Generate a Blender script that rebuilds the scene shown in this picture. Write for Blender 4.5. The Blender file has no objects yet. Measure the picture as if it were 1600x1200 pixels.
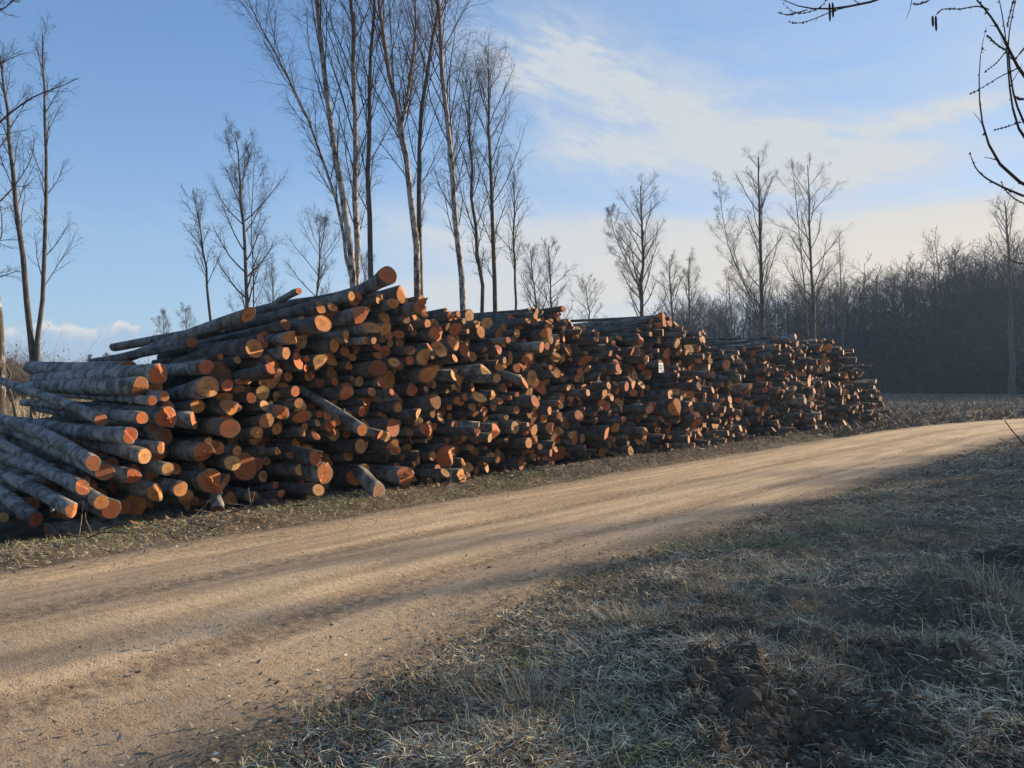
import bpy, math, random
import numpy as np
from math import radians, sin, cos, tan, atan2, pi
SC = bpy.context.scene
COL = SC.collection
R = math.radians

# ------------------------------------------------------------------ camera, sky, sun, exposure
EYE = 1.6
cam_d = bpy.data.cameras.new('camera'); cam = bpy.data.objects.new('camera', cam_d); COL.objects.link(cam)
cam.location = (0, 0, EYE); cam.rotation_euler = (R(90), 0, 0)
cam_d.sensor_width = 36; cam_d.lens = 27; cam_d.shift_y = -0.002; cam_d.clip_end = 6000
SC.camera = cam
SUN_AZ, SUN_EL = 57.0, 12.5          # azimuth measured from the view axis (+Y) towards +X
SUNV = np.array([sin(R(SUN_AZ))*cos(R(SUN_EL)), cos(R(SUN_AZ))*cos(R(SUN_EL)), sin(R(SUN_EL))])
sd = bpy.data.lights.new('sun', 'SUN'); sd.energy = 5.0; sd.angle = R(0.9); sd.color = (1.0, 0.78, 0.52)
so = bpy.data.objects.new('sun', sd); COL.objects.link(so)
from mathutils import Vector
so.rotation_euler = Vector((-SUNV[0], -SUNV[1], -SUNV[2])).to_track_quat('-Z', 'Y').to_euler()
so.location = (30, 20, 30)
SC.view_settings.view_transform = 'Standard'; SC.view_settings.look = 'None'
SC.view_settings.gamma = 1; SC.view_settings.use_curve_mapping = False
SC.view_settings.exposure = 1.1
SC.cycles.max_bounces = 5; SC.cycles.diffuse_bounces = 2; SC.cycles.glossy_bounces = 1
SC.cycles.transparent_max_bounces = 4; SC.cycles.volume_bounces = 0

class NT:
    def __init__(s, nt): s.nt = nt; s.N = nt.nodes; s.L = nt.links
    def node(s, t, **kw):
        n = s.N.new(t)
        for k, v in kw.items(): setattr(n, k, v)
        return n
    def put(s, sock, v):
        if isinstance(v, bpy.types.NodeSocket): s.L.new(v, sock)
        elif v is not None:
            if isinstance(v, (tuple, list)) and len(v) == 3 and sock.type == 'RGBA': v = (*v, 1)
            sock.default_value = v
    def math(s, op, a, b=None, c=None, clamp=False):
        n = s.node('ShaderNodeMath', operation=op, use_clamp=clamp)
        s.put(n.inputs[0], a)
        if b is not None: s.put(n.inputs[1], b)
        if c is not None: s.put(n.inputs[2], c)
        return n.outputs[0]
    def add(s, a, b): return s.math('ADD', a, b)
    def sub(s, a, b): return s.math('SUBTRACT', a, b)
    def mul(s, a, b): return s.math('MULTIPLY', a, b)
    def mix(s, f, a, b, blend='MIX'):
        n = s.node('ShaderNodeMix', data_type='RGBA', blend_type=blend)
        s.put(n.inputs[0], f); s.put(n.inputs[6], a); s.put(n.inputs[7], b)
        return n.outputs[2]
    def noise(s, vec, scale, detail=4, rough=.55, dist=0):
        n = s.node('ShaderNodeTexNoise'); s.put(n.inputs['Vector'], vec)
        n.inputs['Scale'].default_value = scale; n.inputs['Detail'].default_value = detail
        n.inputs['Roughness'].default_value = rough; n.inputs['Distortion'].default_value = dist
        return n.outputs['Fac']
    def sstep(s, x, lo, hi):
        n = s.node('ShaderNodeMapRange', interpolation_type='SMOOTHSTEP')
        s.put(n.inputs[0], x); n.inputs[1].default_value = lo; n.inputs[2].default_value = hi
        return n.outputs[0]
    def vscale(s, vec, v3):
        n = s.node('ShaderNodeVectorMath', operation='MULTIPLY'); s.put(n.inputs[0], vec); n.inputs[1].default_value = v3
        return n.outputs[0]
    def comb(s, x, y, z=0.0):
        n = s.node('ShaderNodeCombineXYZ'); s.put(n.inputs[0], x); s.put(n.inputs[1], y); s.put(n.inputs[2], z)
        return n.outputs[0]
    def sep(s, v):
        n = s.node('ShaderNodeSeparateXYZ'); s.put(n.inputs[0], v); return n.outputs
    def attr(s, name, kind='Fac'):
        n = s.node('ShaderNodeAttribute', attribute_name=name); return n.outputs[kind]

world = bpy.data.worlds.new('World'); SC.world = world; world.use_nodes = True
def build_world():
    w = NT(world.node_tree); w.N.clear()
    out = w.node('ShaderNodeOutputWorld'); bg = w.node('ShaderNodeBackground')
    w.L.new(bg.outputs[0], out.inputs[0])
    sky = w.node('ShaderNodeTexSky', sky_type='NISHITA'); sky.sun_disc = False
    sky.sun_elevation = R(SUN_EL); sky.sun_rotation = R(SUN_AZ)
    sky.air_density = 1.0; sky.dust_density = 0.15; sky.ozone_density = 2.0; sky.altitude = 50
    tc = w.node('ShaderNodeTexCoord').outputs['Generated']
    x, y, z = w.sep(tc)
    az = w.mul(w.math('ARCTAN2', x, y), 57.2958)          # degrees, 0 = straight ahead
    el = w.mul(w.math('ARCSINE', w.math('MINIMUM', w.math('MAXIMUM', z, -1.0), 1.0)), 57.2958)
    p = w.comb(w.mul(az, .1), w.mul(el, .26), 0.0)
    ru = w.add(w.mul(az, cos(R(-20))), w.mul(el, sin(R(-20)))); rv = w.sub(w.mul(el, cos(R(-20))), w.mul(az, sin(R(-20))))
    n1 = w.add(w.mul(w.noise(w.comb(w.mul(ru, .11), w.mul(rv, .42), 2.0), 1.0, 7, .62, .6), .65), w.mul(w.noise(w.comb(w.mul(ru, .45), w.mul(rv, 1.3), 5.0), 1.0, 6, .65, .4), .35))
    n2 = w.noise(w.comb(w.mul(az, .05), w.mul(el, .30), 3.0), 1.0, 5, .6, .5)
    n3 = w.noise(w.comb(w.mul(az, .6), w.mul(el, .8), 7.0), 1.0, 6, .62, .3)
    def blob(a0, e0, sa, se, tilt):
        ca, sa_ = cos(R(tilt)), sin(R(tilt))
        da = w.sub(az, a0); de = w.sub(el, e0)
        u = w.math('DIVIDE', w.add(w.mul(da, ca), w.mul(de, sa_)), sa)
        v = w.math('DIVIDE', w.sub(w.mul(de, ca), w.mul(da, sa_)), se)
        return w.math('EXPONENT', w.mul(w.add(w.mul(u, u), w.mul(v, v)), -1.0))
    def addall(l):
        r = l[0]
        for q in l[1:]: r = w.add(r, q)
        return r
    wisp = addall([blob(9, 19.6, 14, 4.0, -21), blob(4, 22.5, 4, 2.2, -10), blob(20, 15.5, 7, 2.0, -8), blob(10, 16.5, 8, 1.8, 0),
                   blob(29, 17.0, 4.5, .7, 4), blob(25, 14.6, 5, .8, 6), blob(0, 11.0, 11, 2.2, -6), blob(48, 20, 12, 3, -5), blob(-60, 25, 20, 4, 8), blob(100, 22, 30, 5, 6), blob(170, 24, 40, 6, 6)])
    wisp = w.mul(wisp, w.add(.30, w.mul(w.sstep(n1, .38, .62), .62)))
    low = addall([blob(22, 10.3, 26, 1.7, 0), blob(6, 7.2, 15, 2.4, 0), blob(38, 7, 20, 3, 0), blob(-4, 5.5, 8, 2.0, 0), blob(95, 9, 35, 3, 0), blob(-110, 8, 40, 2, 0)])
    low = w.mul(low, w.add(.45, w.mul(w.sstep(n2, .3, .7), .65)))
    haze_l = w.mul(blob(-28, 10.5, 9, 1.1, -4), w.sstep(n1, .4, .7))
    base = w.mul(w.sstep(el, 26, 2), .12)
    cov = w.math('MINIMUM', w.add(w.add(w.mul(wisp, .95), w.mul(low, .95)), w.add(w.mul(haze_l, .35), w.add(base, w.mul(w.mul(w.sstep(az, -14, 22), w.sstep(el, 40, 12)), w.add(.14, w.mul(w.sstep(n2, .3, .7), .30)))))), .92)
    # heaped clouds low on the left horizon
    edge = w.add(w.add(2.0, w.mul(w.noise(w.comb(w.mul(az, .28), 0.0, 1.0), 1.0, 3, .5), 3.4)), w.mul(w.sub(n3, .5), 2.4))
    cum = w.sstep(w.sub(edge, el), 0.0, .5)
    cum = w.mul(w.mul(cum, w.sstep(az, -23, -27)), w.sstep(az, -75, -60))
    # near the sun the thin cloud turns cream, away from it stays blue-white
    warm = w.sstep(az, -25, 42)
    ccol = w.mix(warm, (2.6, 2.9, 3.2), (2.95, 2.95, 2.85))
    ccol = w.mix(w.mul(w.sstep(el, 15, 7), w.mul(warm, .9)), ccol, (3.8, 3.2, 2.45))
    ccum = w.mix(w.mul(w.sstep(w.sub(edge, el), 1.3, 0.2), w.sstep(n3, .35, .6)), (1.7, 2.25, 2.9), (4.0, 3.6, 3.2))
    sr = w.node('ShaderNodeSeparateColor'); w.L.new(sky.outputs[0], sr.inputs[0])
    cc = w.node('ShaderNodeCombineColor')
    for k in range(3):
        ch = sr.outputs[k]
        w.L.new(w.math('DIVIDE', w.mul(ch, (.90, 1.13, 1.44)[k]), w.add(1.0, w.math('DIVIDE', ch, (4.0, 4.6, 5.6)[k]))), cc.inputs[k])
    tint = cc.outputs[0]
    c = w.mix(cov, tint, ccol)
    c = w.mix(w.mul(cum, .85), c, ccum)
    w.L.new(c, bg.inputs[0]); bg.inputs[1].default_value = 0.112
build_world()

# ------------------------------------------------------------------ helpers
rng = np.random.default_rng(11)
CAMF = 1200.0
def at(u, v, Y):                     # photo pixel + distance -> world point
    return np.array([(u-800)/CAMF*Y, Y, EYE + (597-v)/CAMF*Y])
def pix(p):
    return 800 + CAMF*p[0]/p[1], 597 - CAMF*(p[2]-EYE)/p[1]

def _h(ix, iy, s):
    v = np.sin(ix*127.1 + iy*311.7 + s*74.7)*43758.5453
    return v - np.floor(v)
def vnoise(x, y, s=0):
    ix, iy = np.floor(x), np.floor(y); fx, fy = x-ix, y-iy
    fx = fx*fx*(3-2*fx); fy = fy*fy*(3-2*fy)
    a, b, c, d = _h(ix, iy, s), _h(ix+1, iy, s), _h(ix, iy+1, s), _h(ix+1, iy+1, s)
    return (a*(1-fx)+b*fx)*(1-fy) + (c*(1-fx)+d*fx)*fy - .5
def fbm(x, y, s=0, o=4):
    r = 0; a = 1
    for k in range(o): r = r + a*vnoise(x*2**k, y*2**k, s+k*13); a *= .5
    return r
def sm(x, a, b):
    t = np.clip((x-a)/(b-a), 0, 1); return t*t*(3-2*t)

# road centre line and coordinates
RD = np.array([.66, .75]); RD = RD/np.linalg.norm(RD); RN = np.array([RD[1], -RD[0]])   # RN points to the camera side
C0 = np.array([-1.85, 6.4])
_c = [C0 + RD*t for t in np.arange(-30, 22, .5)]
_p = _c[-1].copy(); _a = atan2(RD[0], RD[1])
for k in range(240):
    _a += R(.55) if k < 36 else R(.12)*(k < 120)
    _p = _p + .5*np.array([sin(_a), cos(_a)]); _c.append(_p.copy())
ROADC = np.array(_c)
def widen(t, v):                     # the track flares towards the near end on the camera side
    return .85*sm(-t, -2.2, 2.6)*sm(v, 0, 1.8)
def road_v(x, y):                     # signed distance to centre line (+ = camera side)
    sh = x.shape; q = np.stack([x.ravel(), y.ravel()], 1)
    t = (q - C0) @ RD; v = (q - C0) @ RN
    far = t > 20
    if far.any():
        qf = q[far]; cc = ROADC[96:]; out = np.empty(len(qf))
        tan_ = np.gradient(cc, axis=0); tan_ /= np.linalg.norm(tan_, axis=1)[:, None]
        for i in range(0, len(qf), 4000):
            d = qf[i:i+4000, None, :] - cc[None]
            j = (d**2).sum(2).argmin(1); dd = d[np.arange(len(j)), j]; tj = tan_[j]
            out[i:i+4000] = dd[:, 0]*tj[:, 1] - dd[:, 1]*tj[:, 0]
        v = v.copy(); v[far] = out
    v = v - widen(t, v)
    return v.reshape(sh)
# pile front line
F0 = np.array([-4.2, 8.6]); FD = np.array([.653, .757]); FD = FD/np.linalg.norm(FD); FA = np.array([-FD[1], FD[0]])  # FA: from the road into the pile
def gh(x, y):                          # ground height
    x = np.asarray(x, float); y = np.asarray(y, float)
    v = road_v(x, y); d = np.hypot(x, y)
    away = sm(np.abs(v), 1.5, 3.2)
    z = .05*fbm(x*.35, y*.35, 1, 3)*away + .05*fbm(x*1.6, y*1.6, 5, 4)*away*sm(-d, -60, -20)
    z = z + .035*vnoise(x*7, y*7, 9)*away*sm(-d, -14, -7)
    # camera side: broken clods
    clod = sm(v, 2.3, 3.4)*sm(-d, -16, -8)
    z = z + clod*(.10*np.maximum(vnoise(x*1.5+4, y*1.5, 21), -.1) + .05*np.abs(vnoise(x*4, y*4, 22)))
    for (cx, cy, r, h) in ((1.05, 3.80, .42, .20), (1.75, 4.60, .42, .10), (2.45, 4.15, .33, .08), (1.50, 3.45, .30, -.18), (1.95, 4.08, .24, -.10), (1.25, 3.35, .3, -.12), (3.1, 5.6, .45, .16), (4.3, 6.3, .6, .16), (2.6, 5.2, .3, -.08), (1.0, 4.6, .5, .05), (-.2, 3.2, .5, .05), (2.9, 4.0, .45, .12)):
        rr = np.hypot(x-cx, y-cy)/r
        z = z + h*np.exp(-rr**2)*(1 + 1.1*fbm(x*6, y*6, 31, 3))
    cm = sm(v, 2.0, 3.0)*sm(-d, -7.5, -5)*sm(x, .2, 1.0)
    z = z + cm*(.055*fbm(x*7, y*7, 77, 3) + .03*np.abs(fbm(x*15, y*15, 78, 2)))
    # ditch behind the verge on the pile side
    q = np.stack([x-F0[0], y-F0[1]], -1); s = q @ FD; t = q @ FA
    left = sm(-s, -8, -3)
    z = z - (.06 + .42*left)*sm(t, -.28, .2)*sm(-t, -7, -4.5)*sm(-s, -31, -29)
    z = z + .05*sm(t, -1.3, -.7)*sm(-t, -.1, .3)
    # the wide cleared ground is slightly rough
    z = z + .5*fbm(x*.02, y*.02, 40, 2)*sm(d, 40, 120)
    return z

def new_mesh(name, V, Q=None, T=None, mats=(), midx=None, attrs=None, smooth=True):
    me = bpy.data.meshes.new(name)
    Q = np.zeros((0, 4), np.int32) if Q is None else np.asarray(Q, np.int32)
    T = np.zeros((0, 3), np.int32) if T is None else np.asarray(T, np.int32)
    V = np.asarray(V, np.float32)
    me.vertices.add(len(V)); me.vertices.foreach_set('co', V.ravel())
    me.loops.add(Q.size + T.size); me.loops.foreach_set('vertex_index', np.concatenate([Q.ravel(), T.ravel()]))
    n = len(Q)+len(T); me.polygons.add(n)
    tot = np.concatenate([np.full(len(Q), 4), np.full(len(T), 3)]).astype(np.int32)
    st = np.concatenate([[0], np.cumsum(tot)[:-1]]).astype(np.int32) if n else tot
    me.polygons.foreach_set('loop_start', st)
    for m in mats: me.materials.append(m)
    if midx is not None: me.polygons.foreach_set('material_index', np.asarray(midx, np.int32))
    me.polygons.foreach_set('use_smooth', np.broadcast_to(np.asarray(smooth, bool), (n,)).copy())
    for k, a in (attrs or {}).items():
        a = np.asarray(a, np.float32)
        if a.ndim == 1:
            at_ = me.attributes.new(k, 'FLOAT', 'POINT'); at_.data.foreach_set('value', a)
        elif a.shape[1] == 3:
            at_ = me.attributes.new(k, 'FLOAT_VECTOR', 'POINT'); at_.data.foreach_set('vector', a.ravel())
    me.update(calc_edges=True); me.validate()
    return me
def link(name, me, parent=None, **props):
    o = bpy.data.objects.new(name, me); COL.objects.link(o)
    if parent is not None: o.parent = parent
    for k, v in props.items(): o[k] = v
    return o

def tubes(P, Rr, k=4, cap=False):
    """P (N,n,3), Rr (N,n) -> verts, quads"""
    P = np.asarray(P, float); N, n, _ = P.shape
    d = P[:, -1] - P[:, 0]; d /= np.linalg.norm(d, axis=1)[:, None] + 1e-9
    ref = np.where(np.abs(d[:, 2:3]) < .8, np.array([[0, 0, 1.]]), np.array([[1., 0, 0]]))
    u = np.cross(d, ref); u /= np.linalg.norm(u, axis=1)[:, None]
    w = np.cross(d, u)
    a = np.arange(k)/k*2*pi
    ring = u[:, None, :]*np.cos(a)[None, :, None] + w[:, None, :]*np.sin(a)[None, :, None]   # N,k,3
    V = P[:, :, None, :] + ring[:, None]*np.asarray(Rr)[:, :, None, None]
    V = V.reshape(-1, 3)
    b = (np.arange(N)*n*k)[:, None, None]; i = (np.arange(n-1)*k)[None, :, None]; j = np.arange(k)[None, None, :]
    j2 = (j+1) % k
    Q = np.stack([b+i+j, b+i+j2, b+i+k+j2, b+i+k+j], -1).reshape(-1, 4)
    return V, Q
class Acc:
    def __init__(s): s.V = []; s.Q = []; s.T = []; s.n = 0; s.A = {}
    def add(s, V, Q=None, T=None, **attrs):
        if Q is not None and len(Q): s.Q.append(np.asarray(Q)+s.n)
        if T is not None and len(T): s.T.append(np.asarray(T)+s.n)
        s.V.append(V); s.n += len(V)
        for k, a in attrs.items(): s.A.setdefault(k, []).append(np.broadcast_to(a, (len(V),)+np.shape(a)[1:]) if np.ndim(a) else np.full(len(V), a))
    def mesh(s, name, mats, smooth=True):
        return new_mesh(name, np.concatenate(s.V), np.concatenate(s.Q) if s.Q else None, np.concatenate(s.T) if s.T else None,
                        mats, attrs={k: np.concatenate(a) for k, a in s.A.items()}, smooth=smooth)

# ------------------------------------------------------------------ materials
def mat(name, fn, rough=.85, spec=.25):
    m = bpy.data.materials.new(name); m.use_nodes = True; t = NT(m.node_tree)
    b = t.N['Principled BSDF']; b.inputs['Roughness'].default_value = rough; b.inputs['Specular IOR Level'].default_value = spec
    c, h, dist = fn(t)
    t.put(b.inputs['Base Color'], c)
    if h is not None:
        bp = t.node('ShaderNodeBump'); bp.inputs['Distance'].default_value = dist; bp.inputs['Strength'].default_value = 1
        t.put(bp.inputs['Height'], h); t.L.new(bp.outputs[0], b.inputs['Normal'])
    return m
def m_bark(t):                          # felled alder: grey bark, pale lenticels, dark scars
    lp = t.attr('lpos', 'Vector'); tone = t.attr('tone')
    big = t.noise(lp, 5, 5, .65, .4)
    fine = t.noise(t.vscale(lp, (1, 1, 2.2)), 32, 5, .7)
    len_ = t.sstep(t.noise(t.vscale(lp, (1, 1, 4.5)), 16, 3, .6), .57, .64)
    scar = t.sstep(t.noise(t.vscale(lp, (1, 1, 1.5)), 11, 4, .7, 1.0), .60, .70)
    c = t.mix(t.sstep(big, .38, .60), (.055, .050, .044), (.33, .325, .30))
    c = t.mix(t.mul(t.sstep(fine, .40, .75), .7), c, (.31, .31, .29))
    c = t.mix(t.mul(len_, .75), c, (.05, .04, .03))
    c = t.mix(t.mul(scar, .8), c, (.035, .028, .02))
    c = t.mix(t.mul(t.sstep(tone, .9, .1), .74), c, (.030, .024, .020))  # low tone darkens the bark, painting in shade between packed logs
    c = t.mix(t.mul(t.sstep(t.noise(lp, 3.0, 3, .6), .55, .68), .35), c, (.12, .13, .07))
    return c, t.add(t.mul(fine, .5), t.add(t.mul(big, 1.0), t.mul(scar, -.6))), .022
def m_end(t):                           # saw-cut alder face
    cv = t.attr('cuv', 'Vector'); lp = t.attr('lpos', 'Vector'); tone = t.attr('tone')
    n = t.noise(lp, 9, 4, .6)
    x, y, z = t.sep(cv)
    d = t.math('SQRT', t.add(t.mul(x, x), t.mul(y, y)))
    dn = t.add(d, t.mul(t.sub(n, .5), .35))
    ring = t.math('SINE', t.mul(dn, 42.0))
    saw = t.noise(t.vscale(lp, (1, 9, 1)), 26, 3, .6)
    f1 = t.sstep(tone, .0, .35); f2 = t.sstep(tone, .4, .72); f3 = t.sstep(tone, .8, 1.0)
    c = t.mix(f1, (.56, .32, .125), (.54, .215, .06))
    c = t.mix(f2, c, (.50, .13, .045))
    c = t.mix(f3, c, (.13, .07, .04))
    c = t.mix(t.sstep(dn, .52, .12), c, t.mix(.5, c, (.34, .12, .045)))
    c = t.mix(t.mul(t.sstep(ring, .0, 1.), .38), c, (.20, .09, .04))
    c = t.mix(t.mul(t.sstep(t.noise(lp, 5, 3, .6), .45, .62), .40), c, (.22, .12, .065))
    c = t.mix(t.mul(t.sstep(t.noise(lp, 17, 4, .65), .55, .72), .75), c, (.11, .06, .035))
    c = t.mix(t.mul(t.sstep(dn, .80, 1.0), .5), c, (.28, .12, .05))
    ang = t.math('ARCTAN2', y, x)
    crack = t.sstep(t.math('ABSOLUTE', t.math('SINE', t.add(t.mul(ang, 2.0), t.mul(n, 5.0)))), .13, .0)
    crack = t.mul(crack, t.sstep(d, .75, .3))
    c = t.mix(t.mul(crack, .85), c, (.06, .03, .02))
    return c, t.add(t.mul(saw, .6), t.add(t.mul(crack, -1.0), t.mul(n, .6))), .007
def m_ground(t):
    g = t.node('ShaderNodeNewGeometry').outputs['Position']
    a = t.noise(g, 1.1, 5, .65); b = t.noise(g, 9, 6, .75); c_ = t.noise(g, 60, 5, .75); w = t.noise(g, .12, 4, .6, .5)
    c = t.mix(t.sstep(a, .35, .65), (.17, .135, .09), (.38, .31, .21))
    c = t.mix(t.mul(t.sstep(b, .52, .66), .7), c, (.24, .19, .12))
    c = t.mix(t.mul(t.sstep(w, .5, .62), .35), c, (.075, .095, .04))
    c = t.mix(t.mul(t.sstep(c_, .50, .72), .6), c, (.32, .26, .17))
    c = t.mix(t.mul(t.sstep(c_, .42, .30), .35), c, (.06, .045, .03))
    return c, t.add(t.mul(b, 1.0), t.mul(c_, .5)), .10
def m_road(t):
    uv = t.attr('ruv', 'Vector'); u, v, z = t.sep(uv)
    st = t.noise(t.comb(t.mul(u, .35), t.mul(v, 5.0)), 1.0, 5, .62, .35)
    st2 = t.noise(t.comb(t.mul(u, .12), t.mul(v, 1.6)), 1.0, 4, .6, .8)
    damp = t.sstep(t.noise(t.comb(t.mul(u, .35), t.mul(v, .9), 9.0), 1.0, 4, .6), .48, .64); gr = t.noise(uv, 75, 5, .75); gm = t.noise(uv, 14, 5, .7)
    peb = t.node('ShaderNodeTexVoronoi'); t.put(peb.inputs['Vector'], uv); peb.inputs['Scale'].default_value = 42
    c = t.mix(t.sstep(st, .32, .66), (.50, .37, .235), (.74, .57, .37))
    c = t.mix(t.mul(t.sstep(st2, .52, .70), .5), c, (.42, .32, .215))
    c = t.mix(t.mul(t.sstep(gm, .50, .72), .45), c, (.29, .21, .14))
    c = t.mix(t.mul(t.sstep(gr, .55, .75), .55), c, (.70, .57, .42))
    c = t.mix(t.mul(t.sstep(gr, .42, .28), .6), c, (.20, .145, .095))
    c = t.mix(t.mul(t.sstep(peb.outputs['Distance'], .22, .1), t.mul(t.sstep(gm, .42, .6), .5)), c, (.55, .48, .39))
    c = t.mix(t.mul(damp, .32), c, (.38, .285, .19))
    # wheel tracks: dark loose lines
    def track(v0, wd):
        d = t.math('ABSOLUTE', t.add(t.sub(v, v0), t.mul(t.sub(st2, .5), .25)))
        return t.sstep(d, wd, 0.0)
    trk = t.add(t.add(track(-.25, .26), track(.95, .20)), t.mul(track(-1.45, .07), t.sstep(t.noise(t.comb(t.mul(u, 14), 0.0, 0.0), 1.0, 1, .5), .35, .6)))
    c = t.mix(t.mul(t.math('MINIMUM', trk, 1.0), t.mul(t.sstep(gm, .30, .62), .80)), c, (.21, .15, .10))
    ed = t.sstep(t.add(t.math('ABSOLUTE', v), t.mul(t.sub(gm, .5), 1.1)), 1.30, 1.95)
    c = t.mix(t.mul(ed, .9), c, t.mix(t.sstep(gr, .4, .6), (.09, .07, .05), (.27, .22, .16)))
    h = t.add(t.mul(gr, .35), t.add(t.mul(gm, .8), t.mul(st, .6)))
    return c, h, .07
def m_blade(t):
    c = t.attr('col', 'Color')
    return c, None, 0
def m_birch(t):
    g = t.node('ShaderNodeNewGeometry').outputs['Position']; lp = t.attr('hgt')
    n = t.noise(t.vscale(g, (1, 1, .45)), 8, 4, .7); m_ = t.noise(t.vscale(g, (1, 1, 5)), 6, 3, .6)
    n = t.add(n, t.mul(t.sstep(lp, .32, .0), .12)); c = t.mix(t.sstep(n, .47, .60), (.40, .37, .33), (.07, .055, .045))
    c = t.mix(t.mul(t.sstep(m_, .55, .66), .7), c, (.05, .04, .035))
    c = t.mix(t.sstep(lp, .35, .75), c, (.22, .13, .09))
    return c, n, .02
def m_greybark(t):
    g = t.node('ShaderNodeNewGeometry').outputs['Position']
    n = t.noise(t.vscale(g, (1, 1, .4)), 9, 4, .7)
    c = t.mix(t.sstep(n, .35, .65), (.045, .038, .032), (.12, .105, .085))
    return c, n, .02
def flat(c1, c2, sc=2.0):
    def f(t):
        g = t.node('ShaderNodeNewGeometry').outputs['Position']
        return t.mix(t.noise(g, sc, 3, .6), c1, c2), None, 0
    return f
M = dict(
    bark=mat('log_bark', m_bark, .8, .3), end=mat('cut_wood', m_end, .75, .2), ground=mat('ground', m_ground, .95, .1), road=mat('sandy_road', m_road, .92, .15),
    blade=mat('dry_grass', m_blade, .7, .25), birch=mat('birch_bark', m_birch), grey=mat('grey_bark', m_greybark),
    twig=mat('twig', flat((.030, .020, .016), (.055, .036, .028))), dtwig=mat('dark_twig', flat((.035, .027, .022), (.06, .045, .035))),
    wood=mat('forest_wood', flat((.022, .019, .016), (.065, .054, .042), .6)), brush=mat('brush', flat((.014, .014, .012), (.045, .038, .028), .25)),
    far=mat('far_scrub', flat((.10, .075, .045), (.19, .145, .085), .1)), stone=mat('pebble', flat((.20, .16, .115), (.38, .33, .26), 30)),
    paper=mat('paper', flat((.75, .75, .74), (.82, .82, .8), 20)), ink=mat('ink', flat((.2, .2, .22), (.28, .28, .3), 20)),
    clod=mat('clod', flat((.06, .045, .032), (.15, .115, .08), 12)),
)

# ------------------------------------------------------------------ ground sheet
def polar_sheet():
    ang = np.concatenate([np.arange(-180, -46, 4.0), np.arange(-46, 46, .3), np.arange(46, 180, 4.0)])
    rad = np.concatenate([np.geomspace(.8, 9, 260), np.geomspace(9.12, 60, 130)[0:], np.geomspace(62, 520, 50)])
    A, Rr = np.meshgrid(R(1)*ang, rad)
    X = np.sin(A)*Rr; Y = np.cos(A)*Rr; Z = gh(X, Y)
    v = road_v(X, Y); Z = Z - .03*sm(-np.abs(v), -2.0, -1.6)*sm(-Rr, -70, -50)
    n, m = X.shape
    V = np.stack([X, Y, Z], -1).reshape(-1, 3)
    i = np.arange(n-1)[:, None]*m; j = np.arange(m)[None, :]; j2 = (j+1) % m
    Q = np.stack([i+j, i+j2, i+m+j2, i+m+j], -1).reshape(-1, 4)[:, ::-1]
    V = np.concatenate([V, [[0, 0, 0]]]); c = len(V)-1
    T = np.stack([np.full(m, c), (np.arange(m)+1) % m, np.arange(m)], -1)
    return new_mesh('ground', V, Q, T, [M['ground']])
link('ground', polar_sheet(), kind='structure')

def road_sheet():
    cc = ROADC; s = np.arange(len(cc))*.5
    ss = np.concatenate([np.arange(8, 34, .07), np.arange(34, 52, .15), np.arange(52, 150, .6)])
    X0 = np.interp(ss, s, cc[:, 0]); Y0 = np.interp(ss, s, cc[:, 1])
    tx = np.gradient(X0, ss); ty = np.gradient(Y0, ss); l = np.hypot(tx, ty); tx /= l; ty /= l
    vv = np.linspace(-2.25, 2.25, 72)
    S = ss[:, None] + 0*vv; Vv = vv + 0*S
    wv = Vv + widen(S-30, Vv)
    X = X0[:, None] + ty[:, None]*wv; Y = Y0[:, None] - tx[:, None]*wv
    g = gh(X, Y)
    wob = .22*fbm(S*.8, Vv*.3, 60, 4) + .1*vnoise(S*5, Vv*5, 61)
    edge = sm(-(np.abs(Vv)+wob), -2.02, -1.72)
    crown = .03*(1-(Vv/1.9)**2)
    ruts = -.022*np.exp(-((Vv+.25+.1*vnoise(S*.3, 0*S, 3))/.18)**2) - .022*np.exp(-((Vv-.95)/.2)**2) - .018*np.exp(-((Vv+1.1)/.2)**2)
    rough = .012*fbm(S*1.3, Vv*3, 70, 4) + .006*vnoise(S*12, Vv*12, 71)
    Z = g*(1-edge) + edge*(.022 + crown + ruts + rough) - (1-edge)*.05
    n, m = X.shape
    V = np.stack([X, Y, Z], -1).reshape(-1, 3)
    i = np.arange(n-1)[:, None]*m; j = np.arange(m-1)[None, :]
    Q = np.stack([i+j, i+j+1, i+m+j+1, i+m+j], -1).reshape(-1, 4)[:, ::-1]
    return new_mesh('dirt_road', V, Q, None, [M['road']], attrs=dict(ruv=np.stack([S, Vv, 0*S], -1).reshape(-1, 3)))
ro = link('dirt_road', road_sheet(), kind='structure')
if sum(p.normal.z for p in ro.data.polygons[:50]) < 0: ro.data.flip_normals()

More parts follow.
